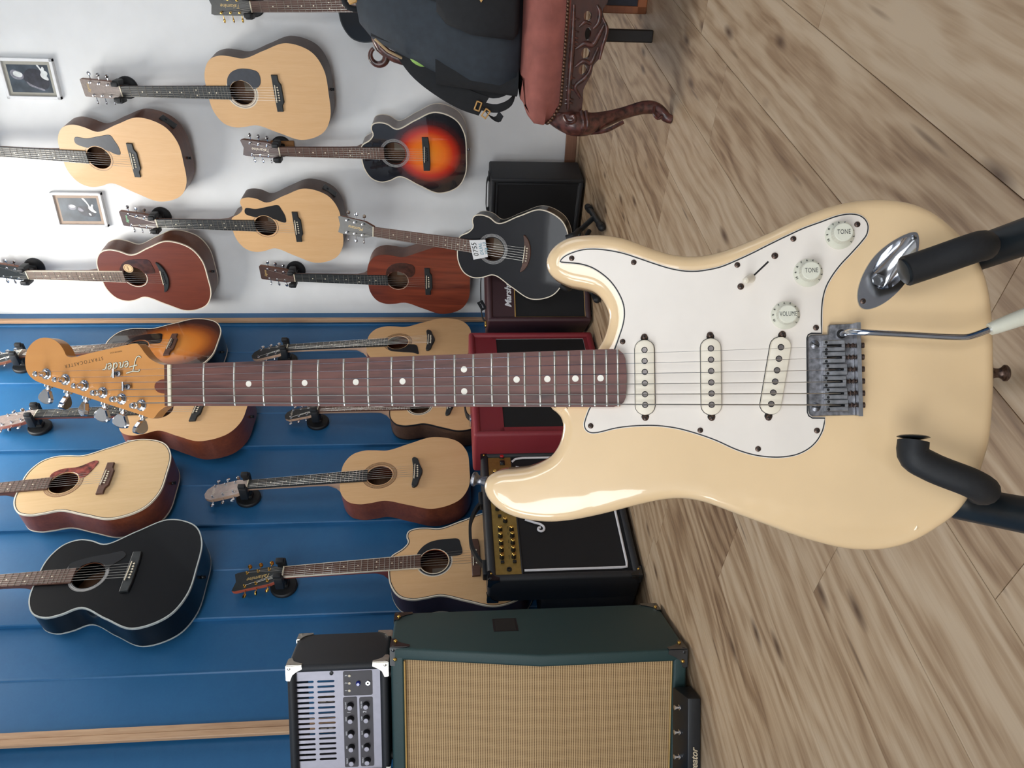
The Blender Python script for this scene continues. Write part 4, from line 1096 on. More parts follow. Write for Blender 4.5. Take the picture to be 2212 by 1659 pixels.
for i in range(6):
    q = S(*hc(*posts[i]), ZH + .001)
    c = SP(*hc(*posts[i]), ZH)
    prof = [(.0062, 0), (.0062, .0008), (.0052, .0014)]
    hexa = lathe([(.0047, .001), (.0047, .0032), (.004, .0037)], 6)
    po_ = lathe([(.0030, .003), (.0030, .009), (.0022, .0105), (.0022, .0125), (.0030, .014), (.0030, .0165), (.0016, .0175)], 14)
    pk = mesh('tuning_peg', xf(join(lathe(prof, 20), hexa, po_), T(c)), M_CHROME, strat, None, 30)
    bt_ = SP(*hc(*btns[i]), ZH - .010)
    s0 = Vector((q[0], q[1], ZH - .010))
    # foot of the shaft on the edge of the head
    dd = (Vector((bt_.x, bt_.y)) - e0).dot(en)
    s1 = Vector((bt_.x, bt_.y, ZH - .010)) - Vector((en.x, en.y, 0)) * dd
    X_ = Vector((en.x, en.y, 0)); Y_ = Vector((ed.x, ed.y, 0)); Z_ = X_.cross(Y_)
    fm = frame(s1, X_, Y_, Z_)
    bo_ = [(.0 , .0035), (.003, .0062), (.0075, .0094), (.0115, .0090), (.0135, .0055), (.0142, 0), (.0135, -.0055), (.0115, -.0090), (.0075, -.0094), (.003, -.0062), (0, -.0035)]
    so = spline([(x * 1.1, y * 1.12) for x, y in bo_], 36)
    rr = [[(x + .0075, y, z) for x, y in inset(so, g_)] for z, g_ in ((-.0028, .0014), (-.0018, .0002), (.0018, .0002), (.0028, .0014))]
    bb = xf(layers(rr), RX(brot[i]))
    mesh('peg_button', xf(join(tube([(-.004, 0, 0), (.0095, 0, 0)], .0024, 10), tube([(.001, 0, 0), (.0042, 0, 0)], .0044, 12), bb), fm), M_CHROME, pk, None, 35)
    PEGS.append(c)
for (x, y, sx, sy) in ((1185, 590, 1275, 592), (1298, 745, 1390, 747)):
    a = SP(*hc(x, y), ZH + .005); c = SP(*hc(sx, sy), ZH)
    st_ = mesh('string_tree', join(tube([(a.x - .005, a.y, ZH + .0045), (a.x + .005, a.y, ZH + .0045)], .0014, 8), rbox(min(a.x, c.x) - .0022, max(a.x, c.x) + .0022, c.y - .002, a.y, ZH + .0002, ZH + .0035, .0006, 1)), M_CHROME, head)
    mesh('tree_screw', xf(lathe([(.0032, .003), (.0030, .0048), (.0016, .0052), (.0012, .0036)], 12), T((c.x, c.y, ZH))), M_STEELD, head)
for i in range(6):
    k = 5 - i
    n_ = SP(367, ytop[i], .0018)
    sd = STR_S[i]
    sx, sy = S(1784, [749.2, 774, 799.6, 825, 850, 874.8][i], Zt + .0125)
    pg_ = PEGS[i]
    P = [(sd[0], sy - .014, Zt + .006), (sx, sy, Zt + .0115), tuple(n_)]
    if i in (0, 1): t_ = SP(*hc(1185, [548, 630][i]), ZH + .0035); P.append(tuple(t_))
    elif i in (2, 3): t_ = SP(*hc(1298, [694, 782][i - 2]), ZH + .0035); P.append(tuple(t_))
    P += [(pg_.x + .0026, pg_.y - .001, ZH + .0105)]
    mesh('string', tube(P, RAD[i], 6, False), M_CHROME if i < 3 else M_STRING, strat)
    if i >= 3:
        mesh('string_wrap', tube([(pg_.x + .0031 * math.cos(t), pg_.y + .0031 * math.sin(t), ZH + .0095 + t * .00018) for t in [j * .5 for j in range(44)]], RAD[i], 5, False), M_STRING, strat)
# strap buttons
for (px, py, dx, dy) in ((1046, 1040, -1, -.25), (2144, 806, 1, 0)):
    c = SP(px, py, ZB - .022); o_ = (Vector(S(px + dx * 20, py + dy * 20, ZB - .022)) - Vector((c.x, c.y))).normalized()
    z_ = Vector((o_.x, o_.y, 0)); x_ = Vector((0, 0, 1)); y_ = z_.cross(x_)
    mesh('strap_button', xf(lathe([(.0058, -.002), (.0045, .002), (.0042, .005), (.0055, .0075), (.0075, .0095), (.0075, .0115), (.006, .013), (.0002, .0132)], 20), frame(c, x_, y_, z_)), M_STEELD if dx < 0 else M_RUST, strat)
# head lettering: brand script drawn with strokes, small capitals below
F_ = [[(.25, 1.25), (.2, 1.42), (.4, 1.5), (1.0, 1.42), (1.9, 1.55)], [(1.05, 1.42), (.85, .9), (.6, .2), (.35, -.15), (.05, -.2), (-.1, 0)], [(.45, .75), (.9, .82), (1.45, .9)],
      [(1.55, .45), (1.95, .6), (1.95, .85), (1.7, .8), (1.55, .5), (1.65, .2), (2.0, .3)], [(2.25, .85), (2.1, .2)], [(2.2, .5), (2.45, .85), (2.6, .8), (2.5, .45), (2.5, .25), (2.7, .3)],
      [(3.45, .75), (3.2, .85), (2.95, .55), (3.0, .25), (3.25, .3), (3.45, .75)], [(3.85, 1.75), (3.55, 1.0), (3.35, .2)], [(3.75, .45), (4.1, .6), (4.1, .85), (3.85, .8), (3.7, .5), (3.8, .2), (4.15, .3)], [(4.4, .85), (4.25, .2)], [(4.35, .5), (4.55, .8), (4.85, .85)]]
pa = Vector(S(303, 773, ZH)); pb = Vector(S(220, 783, ZH)); sc4 = (pb - pa).length / 4.9
lm = T((pa.x, pa.y, ZH + .0002)) @ RZ(math.degrees(math.atan2((pb - pa).y, (pb - pa).x))) @ Matrix.Diagonal((sc4, sc4, .15 * sc4, 1))
mesh('brand_lettering', strokes(F_, .055, lm @ T((0, 0, .3))), M_SILVERINK, head)
mesh('brand_outline', strokes(F_, .105, lm @ Matrix.Diagonal((1, 1, .6, 1))), pm('dark_ink', (92, 70, 44), .6), head)
pa = Vector(S(211, 776, ZH)); pb = Vector(S(152, 789, ZH)); mid = (pa + pb) / 2
lettering('model_lettering', 'STRATOCASTER', .0052, T((mid.x, mid.y, ZH + .0001)) @ RZ(math.degrees(math.atan2((pb - pa).y, (pb - pa).x))), pm('dark_ink', (92, 70, 44), .6), head, thick=.00005, space=1.35)
pa = Vector(S(264, 758, ZH)); pb = Vector(S(237, 763, ZH)); mid = (pa + pb) / 2
lettering('origin_lettering', 'MADE IN U.S.A.', .0022, T((mid.x, mid.y, ZH + .0001)) @ RZ(math.degrees(math.atan2((pb - pa).y, (pb - pa).x))), pm('dark_ink', (92, 70, 44), .6), head, thick=.00005)

# ---------------------------------------------------------------- floor stand carrying it
M_FOAM = pm('black_foam', (26, 28, 31), 0.62, var=0.08, scale=300, bmp=0.06, bscale=900)
M_TUBE = pm('black_tube', (30, 36, 40), 0.4, var=0.05)
def W_(px, py, z): return SM @ SP(px, py, z)
foot = W_(2300, 815, -.03)
stand = thing('guitar_stand', 'black padded floor stand gripping the lower edge of the cream electric guitar', 'guitar stand', T((foot.x, foot.y, 0)))
SI = stand.matrix_world.inverted()
def stp(P): return [SI @ p for p in P]
def floor_from(a, b, z=.012):
    """carry the line a->b on to the floor"""
    t = (z - a.z) / (b.z - a.z); return a.lerp(b, t)
# right arm
p0 = W_(1956, 586, .036); p1 = W_(2010, 568, .034); p2 = W_(2090, 540, .032); p3 = W_(2118, 531, .026); p4 = W_(2124, 532, .004); p5 = W_(2116, 536, -.055)
a1 = mesh('padded_arm', tube(stp(bend([p0, p1, p2, p3, p4, p5], 40)), .0128, 16), M_FOAM, stand, None, 60)
dr = (p0 - p1).normalized()
mesh('arm_cap', tube(stp([p0 - dr * .001, p0 + dr * .002, p0 + dr * .003]), [.0105, .0105, .008], 16), M_TUBE, a1)
l0 = W_(2085, 556, -.075); l1 = W_(2212, 512, -.020)
fr_ = floor_from(l0, l1)
mesh('leg', tube(stp([l0, l1, fr_]), .0165, 16), M_TUBE, stand)
mesh('rubber_foot', tube(stp([fr_ + (l0 - fr_).normalized() * .05, fr_]), .019, 14), M_BLACKR, stand)
# left arm
q0 = W_(1973, 953, .034); q1 = W_(1973, 984, .036); q2 = W_(2010, 1008, .036); q3 = W_(2095, 1042, .034); q4 = W_(2122, 1056, .026); q5 = W_(2124, 1060, .004); q6 = W_(2112, 1062, -.055)
a2 = mesh('padded_arm', tube(stp(bend([q0, q1, q2, q3, q4, q5, q6], 48)), .0125, 16), M_FOAM, stand, None, 60)
dr = (q0 - q1).normalized()
mesh('arm_cap', tube(stp([q0 + dr * .001, q0 + dr * .0035, q0 + dr * .0045]), [.004, .013, .011], 16), M_TUBE, a2)
l2 = W_(2070, 1085, -.075); l3 = W_(2212, 1112, -.020)
fl_2 = floor_from(l2, l3)
mesh('leg', tube(stp([l2, l3, fl_2]), .0165, 16), M_TUBE, stand)
mesh('rubber_foot', tube(stp([fl_2 + (l2 - fl_2).normalized() * .05, fl_2]), .019, 14), M_BLACKR, stand)
# crossbar behind the body joining both arms, and the rear leg
mesh('crossbar', tube(stp([p5, l0, (l0 + l2) / 2 + Vector((0, .02, 0)), l2, q6]), .011, 12), M_TUBE, stand)
cm = (l0 + l2) / 2 + Vector((0, .02, 0)); bk = Vector((cm.x, cm.y + .26, .012))
mesh('rear_leg', tube(stp([cm, bk]), .013, 12), M_TUBE, stand)
mesh('rubber_foot', tube(stp([bk + (cm - bk).normalized() * .05, bk]), .017, 14), M_BLACKR, stand)
# ================================================================ amplifiers
M_TOLEX = pm('black_tolex', (36, 38, 42), 0.55, var=0.12, scale=500, bmp=0.25, bscale=1400)
M_TOLEXG = pm('green_tolex', (36, 62, 62), 0.5, var=0.08, scale=500, bmp=0.2, bscale=1400)
M_TOLEXR = pm('red_tolex', (134, 40, 50), 0.5, var=0.06, scale=500, bmp=0.2, bscale=1400)
M_TOLEXM = pm('maroon_tolex', (62, 36, 42), 0.5, var=0.08, scale=500, bmp=0.2, bscale=1400)
M_GRILLEB = pm('black_grille_cloth', (20, 20, 23), 0.75, var=0.15, scale=900, bmp=0.2, bscale=1600)
M_BRASS = pm('gold_panel', (176, 148, 84), 0.38, 0.75, var=0.05)
M_WPIPE = pm('white_piping', (232, 232, 236), 0.4, var=0.01)
M_GPIPE = pm('gold_piping', (196, 158, 92), 0.4, var=0.02)
M_CORNER = pm('black_corner_plastic', (20, 24, 28), 0.16, var=0.05, coat=0.6)
M_CORNERS = pm('steel_corner', (196, 192, 182), 0.28, 1.0, var=0.06)
M_SILVER = pm('silver_panel', (168, 166, 178), 0.42, 0.25, var=0.02)
M_PANELD = pm('dark_panel', (62, 58, 64), 0.45, var=0.03)
def weave_mat():
    m, n, l, bs = new_mat('tan_grille_cloth')
    t = n.new('ShaderNodeTexCoord'); s = n.new('ShaderNodeSeparateXYZ'); l.new(t.outputs['Object'], s.inputs[0])
    def band(o, f):
        a = n.new('ShaderNodeMath'); a.operation = 'MULTIPLY'; a.inputs[1].default_value = f; l.new(o, a.inputs[0])
        b = n.new('ShaderNodeMath'); b.operation = 'SINE'; l.new(a.outputs[0], b.inputs[0]); return b.outputs[0]
    z = band(s.outputs['Z'], 2 * PI / .0062); x = band(s.outputs['X'], 2 * PI / .0045); x2 = band(s.outputs['X'], 2 * PI / .031)
    m1 = n.new('ShaderNodeMath'); m1.operation = 'MULTIPLY_ADD'; m1.inputs[1].default_value = .33; m1.inputs[2].default_value = .5; l.new(z, m1.inputs[0])
    m2 = n.new('ShaderNodeMath'); m2.operation = 'MULTIPLY_ADD'; m2.inputs[1].default_value = .10; l.new(x, m2.inputs[0]); l.new(m1.outputs[0], m2.inputs[2])
    m3 = n.new('ShaderNodeMath'); m3.operation = 'MULTIPLY_ADD'; m3.inputs[1].default_value = .04; l.new(x2, m3.inputs[0]); l.new(m2.outputs[0], m3.inputs[2])
    col = ramp(n, l, m3.outputs[0], [(.16, rgb((112, 84, 54))), (.42, rgb((178, 146, 104))), (.8, rgb((198, 168, 124)))])
    l.new(col, bs.inputs['Base Color']); bs.inputs['Roughness'].default_value = .8
    bump(n, l, m2.outputs[0], .5, .0015, bs)
    return m
M_WEAVE = weave_mat()

class Amp:
    """x to the right along the front, y to the back, z up; origin at the front left foot"""
    def __init__(s, name, label, cat, th, corner, width, right=False, z=.012):
        t = math.radians(th); s.n = Vector((-math.sin(t), -math.cos(t), 0)); s.r = Vector((math.cos(t), -math.sin(t), 0))
        p = at_floor(corner[0], corner[1], z) if not isinstance(corner, Vector) else corner.copy()
        p.z = 0
        s.o = p - s.r * width if right else p
        s.w = width
        s.mw = frame(s.o, s.r, -s.n, UP)
        s.t = thing(name, label, cat, s.mw)
    def loc(s, px, py, y=0.0):
        q = at_plane(px, py, s.o - s.n * y, s.n); return ((q - s.o).dot(s.r), q.z)
    def add(s, name, vf, mat, parent=None, smooth=40): return mesh(name, vf, mat, parent or s.t, None, smooth)
def bevelled(vf, r, seg=2, minang=20):
    bm = bmesh.new(); vs = [bm.verts.new(p) for p in vf[0]]
    for q in vf[1]: bm.faces.new([vs[i] for i in q])
    bmesh.ops.recalc_face_normals(bm, faces=bm.faces)
    bmesh.ops.bevel(bm, geom=[e for e in bm.edges if e.calc_face_angle(0) > math.radians(minang)], offset=r, segments=seg, affect='EDGES', profile=.5)
    bm.verts.index_update(); out = ([tuple(p.co) for p in bm.verts], [tuple(p.index for p in q.verts) for q in bm.faces]); bm.free(); return out
def shell(w, d, z0, z1, t, r=.008, front=None, recess=.015, backopen=False):
    """box made of panels with rounded outer edges, front opening set back"""
    parts = [rbox(0, t, 0, d, z0, z1, r, 3), rbox(w - t, w, 0, d, z0, z1, r, 3), rbox(.002, w - .002, 0.0, d, z1 - t, z1, r, 3), rbox(.002, w - .002, 0.0, d, z0, z0 + t, r, 3)]
    if not backopen: parts.append(box(t * .5, w - t * .5, d - .02, d - .004, z0 + .004, z1 - .004))
    return join(*parts)
def corner_cap(x, y, z, sx, sy, sz, s=.045, t=.0022):
    """pressed three-sided protector over the corner at (x,y,z); s* point into the box"""
    P = []
    def leaf(a, b, nrm):
        o2 = [(0, 0), (s, 0), (s * 1.02, s * .22), (s * .62, s * .38), (s * .42, s * .62), (s * .22, s * 1.02), (0, s)]
        return [tuple(Vector((x, y, z)) + Vector(a) * u + Vector(b) * v + Vector(nrm) * h for u, v in o2) for h in (-.0005, t)], len(o2)
    X, Y, Z = Vector((sx, 0, 0)), Vector((0, sy, 0)), Vector((0, 0, sz))
    for a, b, nr in ((X, Z, -Y), (Y, Z, -X), (X, Y, -Z)):
        L_, n = leaf(a, b, nr)
        P.append(layers([list(L_[0]), list(L_[1])]))
    P.append(sphere((x + sx * .007, y + sy * .007, z + sz * .007), .0105, n=12, k=8))
    return join(*P)
def strap(P, w, th, side):
    """flat ribbon along P, width along the vector side"""
    sd = Vector(side) * (w / 2); R = []
    P = [Vector(p) for p in P]
    for i, p in enumerate(P):
        tg = (P[min(i + 1, len(P) - 1)] - P[max(i - 1, 0)]).normalized(); nr = tg.cross(sd.normalized()) * (th / 2)
        R.append([tuple(p + sd + nr), tuple(p - sd + nr), tuple(p - sd - nr), tuple(p + sd - nr)])
    return layers(R)

# ---- green slanted speaker cabinet
WC = .40
cab = Amp('speaker_cabinet', 'large dark green slanted speaker cabinet with tan woven grille', 'speaker cabinet', 7, (1486, 1402), WC, True)
PR = [(0, .014), (0, .405), (.078, .80), (.30, .80), (.30, .014)]
def yz(poly, x0, x1): 
    v, f = ngon(poly, x0, x1); return [(z, x, y) for x, y, z in v], f
th_ = .034
def prof_in(z): return 0 if z <= .405 else .078 * (z - .405) / .395
panels = [bevelled(yz(PR, WC - th_, WC), .007, 3), bevelled(yz(PR, 0, th_), .007, 3),
          bevelled(yz([(.0, .014), (.0, .050), (.30, .050), (.30, .014)], .002, WC - .002), .007, 3),
          bevelled(yz([(.0712, .765), (.078, .80), (.30, .80), (.30, .765)], .002, WC - .002), .006, 3),
          box(.01, WC - .01, .275, .295, .02, .79)]
cs = cab.add('cabinet_shell', join(*panels), M_TOLEXG)
cl = [(.012, .048), (.012, .403), (.0115 + .078 * .93, .770), (.03 + .078 * .93, .770), (.03, .403), (.03, .048)]
cab.add('grille_cloth', yz(cl, th_ - .002, WC - th_ + .002), M_WEAVE, None, 0)
for (a, b) in (((th_ + .001, .009, .0525), (WC - th_ - .001, .009, .0525)), ((th_ + .001, .078 * .90, .763), (WC - th_ - .001, .078 * .90, .763))):
    cab.add('grille_piping', tube([a, b], .0022, 8), M_GPIPE)
for (x, y, z, sx, sy, sz) in ((WC, .078, .80, -1, 1, -1), (WC, .30, .80, -1, -1, -1), (WC, 0, .014, -1, 1, 1), (0, .078, .80, 1, 1, -1), (0, 0, .014, 1, 1, 1), (WC, .30, .014, -1, -1, 1)):
    c = cab.add('corner_protector', corner_cap(x, y, z, sx, sy, sz, .05), M_CORNER)
    for q, ax in (((x + sx * .032, y - sy * .003, z + sz * .012), 'y'), ((x - sx * .003, y + sy * .032, z + sz * .012), 'x')):
        cab.add('rivet', xf(sphere((0, 0, 0), .0052, n=10, k=6), T(q)), M_GOLD, c)
hx = WC + .0006
hd = cab.add('side_handle', join(box(WC - .04, WC + .0004, .15, .156, .452, .516), box(WC - .04, WC + .0004, .228, .234, .452, .516), box(WC - .04, WC + .0004, .15, .234, .449, .455), box(WC - .04, WC + .0004, .15, .234, .513, .519)), M_BLACKP)
cab.add('handle_recess', box(WC - .002, WC + .0008, .156, .228, .455, .513), M_DK, hd, 0)
for x in (.06, WC - .06):
    for y in (.05, .25): cab.add('foot', lathe([(.018, 0), (.02, .003), (.02, .015)], 14, T((x, y, 0))), M_BLACKR)

# ---- amplifier head on top of it
hdp = .088
HW = .34
hp = cab.o + cab.r * (WC - .045) - cab.n * hdp
headamp = Amp('amplifier_head', 'black amplifier head with slotted silver front panel on the green cabinet', 'amplifier', 7, hp, HW, True)
headamp.t.matrix_world = T((0, 0, .801)) @ headamp.mw
HZ = .275
def hl(px, py, y=.02):
    q = headamp.loc(px, py, y); return (q[0], q[1] - .801)
tb = .022
hs_ = headamp.add('amplifier_shell', join(rbox(0, tb, 0, .195, .008, HZ, .01, 3), rbox(HW - tb, HW, 0, .195, .008, HZ, .01, 3), rbox(.002, HW - .002, 0, .195, HZ - tb, HZ, .01, 3), rbox(.002, HW - .002, 0, .195, .008, .008 + tb, .01, 3)), M_TOLEX)
for (x, y, z, sx, sy, sz) in ((HW, 0, HZ, -1, 1, -1), (HW, 0, .008, -1, 1, 1), (HW, .195, HZ, -1, -1, -1), (HW, .195, .008, -1, -1, 1), (0, 0, HZ, 1, 1, -1), (0, 0, .008, 1, 1, 1)):
    headamp.add('corner_protector', corner_cap(x, y, z, sx, sy, sz, .04), M_CORNERS)
# silver panel with open slots
zP0, zP1 = .008 + tb, HZ - tb; xP0, xP1 = tb, HW - tb
holes = []
p_a = hl(652, 1474); p_b = hl(652, 1650); nslot = 17
pit = (p_a[0] - p_b[0]) / (nslot - 1) * 1.02
zr = [hl(640, 1480)[1], hl(678, 1480)[1], hl(685, 1480)[1], hl(723, 1480)[1]]
x = p_a[0]
xsl = []
while x > xP0 + .03: xsl.append(x); x -= pit
for x in xsl:
    for (za, zb) in ((zr[1], zr[0]), (zr[3], zr[2])):
        hw_ = .0032
        holes.append([(x - hw_, za + hw_), (x - hw_ * .7, za + hw_ * .3), (x, za), (x + hw_ * .7, za + hw_ * .3), (x + hw_, za + hw_), (x + hw_, zb - hw_), (x + hw_ * .7, zb - hw_ * .3), (x, zb), (x - hw_ * .7, zb - hw_ * .3), (x - hw_, zb - hw_)])
v, f = fill([(xP0, zP0), (xP1, zP0), (xP1, zP1), (xP0, zP1)], holes)
n0 = len(v)
V = [(x, .02, z) for x, z, _ in v] + [(x, .022, z) for x, z, _ in v]; F = list(f) + [tuple(i + n0 for i in q)[::-1] for q in f]
for h in holes:
    b = len(V); V += [(x, .02, z) for x, z in h] + [(x, .022, z) for x, z in h]; k = len(h)
    F += [(b + i, b + (i + 1) % k, b + k + (i + 1) % k, b + k + i) for i in range(k)]
fp = headamp.add('front_panel', (V, F), M_SILVER, None, 0)
headamp.add('chassis', join(box(xP0, xP1, .05, .055, zP0, zr[3] - .006), box(xP0, xP1, .024, .18, zP0, zP0 + .002), box(xP0, xP1, .024, .055, zr[3] - .012, zr[3] - .006)), M_BLACKP)
for i in range(3): headamp.add('valve', xf(join(lathe([(.009, 0), (.011, .01), (.012, .05), (.009, .068), (.003, .072)], 14), lathe([(.013, -.008), (.013, .0)], 14)), T((HW - .08 - i * .085, .12, zr[3]))), pm('valve_glass', (120, 110, 100), .1, .4), None)
headamp.add('valve_deck', box(xP0, xP1, .06, .17, zr[3] - .02, zr[3] - .008), M_BLACKP)
for (px, py) in ((631, 1457), (716, 1454)):
    q = hl(px, py); headamp.add('panel_screw', xf(lathe([(.0055, 0), (.005, .003), (.0025, .0035), (.0022, .001)], 12), T((q[0], .02, q[1])) @ RX(90)), M_BLACKP, fp)
def rrect(a, b, r=.004, n=4):
    x0, x1 = min(a[0], b[0]), max(a[0], b[0]); z0, z1 = min(a[1], b[1]), max(a[1], b[1]); o = []
    for cx, cz, t0 in ((x1 - r, z1 - r, 0), (x0 + r, z1 - r, 90), (x0 + r, z0 + r, 180), (x1 - r, z0 + r, 270)):
        for k in range(n + 1): t = math.radians(t0 + 90 * k / n); o.append((cx + r * math.cos(t), cz + r * math.sin(t)))
    return o
def xz(o2, y0, y1):
    v, f = ngon(o2, y0, y1); return [(x, z, y) for x, y, z in v], f
def FRONT(q, y): return T((q[0], y, q[1])) @ RX(90)      # local xy of a label or lathe -> the front face
gp = headamp.add('switch_panel', xz(rrect(hl(741, 1450), hl(805, 1500)), .0185, .02), M_PANELD, None, 0)
for i, (px, py) in enumerate(((755, 1459), (755, 1475), (755, 1491))):
    q = hl(px, py); headamp.add('indicator_ring', xf(lathe([(.0035, 0), (.0035, .002), (.002, .002), (.0018, .0005)], 12), FRONT(q, .0185)), M_BONE, gp)
    q = hl(748, py); lettering('number', str(3 - i), .0095, FRONT(q, .0183), M_WPIPE, gp)
q = hl(774, 1475); headamp.add('blue_button', xf(lathe([(.0065, 0), (.006, .006), (.004, .008)], 16), FRONT(q, .0185)), pm('blue_jewel', (40, 52, 150), .15, coat=1), gp)
q = hl(795, 1474); headamp.add('input_jack', xf(lathe([(.0065, 0), (.0065, .004), (.003, .004), (.0028, .0)], 6), FRONT(q, .0185)), M_CHROME, gp)
kx = [hl(760, 1523)[0], hl(760, 1552)[0], hl(760, 1583)[0], hl(760, 1613)[0], hl(760, 1643)[0]]
st_ = (kx[0] - kx[4]) / 4
kx += [kx[4] - st_ * k for k in range(1, 9) if kx[4] - st_ * k > xP0 + .03]
for row, (pa, pb, pk, num) in enumerate((((741, 1506), (771, 1506), 757, '1'), ((776, 1506), (805, 1506), 791, '2'))):
    a = hl(*pa); b = hl(*pb)
    bandp = headamp.add('control_strip', xz(rrect(a, (xP0 + .01, b[1])), .0185, .02), M_PANELD, None, 0)
    zk = hl(pk, 1523)[1]
    for i, x in enumerate(kx):
        kn = headamp.add('knob', xf(lathe([(.0095, 0), (.0085, .005), (.0068, .013), (.0068, .0135)], 18), FRONT((x, zk), .0185)), M_BLACKP, bandp)
        headamp.add('knob_cap', xf(lathe([(.0066, .0132), (.0062, .0150), (.0004, .0152)], 18), FRONT((x, zk), .0185)), M_SILVER, bandp)
        lettering('lettering', ('VOLUME', 'GAIN', 'BASS', 'MID', 'TREBLE')[i % 5], .0052, FRONT((x, zk + .0125), .0183), M_WPIPE, bandp)
    lettering('number', num, .013, FRONT((kx[0] - st_ * .5, zk + .004), .0183), M_WPIPE, bandp)
for x in (.05, HW - .05):
    for y in (.04, .16): headamp.add('foot', lathe([(.013, 0), (.014, .008)], 12, T((x, y, 0))), M_BLACKR)

# ---- footswitch on the floor before the cabinet
a = at_floor(1517, 1509)
fs = Amp('footswitch', 'black two-button footswitch lying on the floor before the green cabinet', 'footswitch', 3, a, .26, True)
fb_ = fs.add('case', bevelled(([(0, 0, .004), (.26, 0, .004), (.26, .075, .004), (0, .075, .004), (0, .004, .036), (.26, .004, .036), (.26, .072, .056), (0, .072, .056)], [(0, 3, 2, 1), (4, 5, 6, 7), (0, 1, 5, 4), (1, 2, 6, 5), (2, 3, 7, 6), (3, 0, 4, 7)]), .0025, 2), M_BLACKP)
for i, x in enumerate((.232, .166, .10)):
    fs.add('foot_button', join(lathe([(.0075, 0), (.0075, .003), (.004, .004), (.004, .011), (.0065, .012), (.0065, .015), (.005, .016)], 14, T((x - .012, .040, .0455)))), M_CHROME)
q = fs.loc(1507, 1617, 0)
lettering('brand_lettering', 'Creator', .024, T((q[0], .0006, .019)) @ RX(83), pm('cream_ink', (206, 190, 160), .5), fs.t, .35, .0004, 'RIGHT')
for x in (.02, .24):
    fs.add('foot', lathe([(.008, 0), (.008, .005)], 10, T((x, .02, 0))), M_BLACKR); fs.add('foot', lathe([(.008, 0), (.008, .005)], 10, T((x, .06, 0))), M_BLACKR)

# ---- black combo with gold panel
CWD = .575
cb = Amp('combo_amplifier', 'black combo amplifier with gold control panel and white piping, beside the green cabinet', 'amplifier', -49, (1388, 1243), CWD)
CH = .515
cb.add('cabinet_shell', shell(CWD, .125, .012, CH, .026, .010), M_TOLEX)
cb.add('rear_housing', rbox(.002, CWD - .002, .115, .255, .014, .335, .008, 2), M_TOLEX)
cb.add('grille', box(.024, CWD - .024, .014, .026, .036, .402), M_GRILLEB)
c6 = lambda x, y: (1030 + x / 4.365, 940 + y / 4.365)
pz0, pz1 = .405, CH - .024
gp = cb.add('control_panel', box(.025, CWD - .025, .010, .02, pz0, pz1), M_BRASS, None, 0)
cb.add('panel_lip', rbox(.025, CWD - .025, .008, .03, pz0 - .006, pz0, .002, 1), M_TOLEX)
def cl_(x, y, d=.01): return cb.loc(*c6(x, y), d)
for (x, y) in ((270, 775), (222, 858), (330, 855), (225, 918), (337, 914), (231, 985), (343, 980), (235, 1050), (347, 1046), (239, 1118), (352, 1113)):
    q = cl_(x, y, -.012)
    k = cb.add('knob', xf(lathe([(.0085, 0), (.008, .003), (.0065, .018), (.0063, .019)], 16), FRONT(q, .010)), M_BLACKP, gp)
    cb.add('knob_cap', xf(lathe([(.0068, .0185), (.0068, .0200), (.0055, .0215), (.0003, .0213)], 16), FRONT(q, .010)), M_GOLD, gp)
for i in range(6):        # the rest of the row behind the electric guitar
    for zz in (.435, .468):
        x = .30 + i * .033
        cb.add('knob', xf(lathe([(.0085, 0), (.008, .003), (.0065, .018), (.0063, .019)], 12), FRONT((x, zz), .010)), M_BLACKP, gp)
        cb.add('knob_cap', xf(lathe([(.0068, .0185), (.0068, .0200), (.0055, .0215), (.0003, .0213)], 12), FRONT((x, zz), .010)), M_GOLD, gp)
for (x, y) in ((215, 770), (242, 1205), (357, 1200)):
    q = cl_(x, y); cb.add('push_switch', rbox(q[0] - .004, q[0] + .004, .001, .0102, q[1] - .006, q[1] + .006, .001, 1), M_BLACKP, gp)
q = cl_(306, 1268); cb.add('input_jack', xf(lathe([(.0085, 0), (.0085, .004), (.004, .004), (.0036, 0)], 14), FRONT(q, .010)), M_BLACKP, gp)
for (x, y, mt) in ((234, 203, pm('red_rocker', (190, 30, 38), .3, coat=.5)), (240, 264, M_BLACKP)):
    q = cl_(x, y); cb.add('rocker_frame', rbox(q[0] - .011, q[0] + .011, .006, .0102, q[1] - .009, q[1] + .009, .001, 1), M_BLACKP, gp)
    cb.add('rocker', rbox(q[0] - .008, q[0] + .008, .001, .008, q[1] - .007, q[1] + .007, .002, 1), mt, gp)
for i, (x, y) in enumerate(((290, 870), (295, 930), (300, 1000), (303, 1060), (305, 1150))):
    q = cl_(x, y); lettering('lettering', ('GAIN', 'TREBLE', 'MIDDLE', 'BASS', 'VOLUME')[i], .004, FRONT(q, .0098), M_INK, gp)
xa, xb = .047, CWD - .03
pts = [cl_(300, 158), cl_(340, 122), cl_(420, 113), cl_(800, 103)]
xr = CWD - .040
zb_ = .052
pip = [(xr - .01, .008, .400), (xr + .004, .008, .386), (xr + .008, .008, .36), (xr + .008, .008, .10), (xr + .006, .008, zb_ + .006), (xr - .002, .008, zb_), (.06, .008, zb_), (.042, .008, zb_ + .003), (.040, .008, zb_ + .02), (.040, .008, .395)]
cb.add('piping', tube(pip, .0042, 8), M_WPIPE)
sw_ = [cl_(x, y, .008) for x, y in ((455, 798), (500, 812), (540, 825), (600, 842), (632, 868), (632, 895), (606, 908), (580, 895), (582, 876), (602, 872))]
cb.add('brand_swoosh', tube([(p[0], .007, p[1]) for p in [Vector(q) for q in spline(sw_, 40, False)] for p in [p]] if False else [(q[0], .007, q[1]) for q in spline(sw_, 40, False)], .0042, 8), M_WPIPE)
LT = sw_[0]
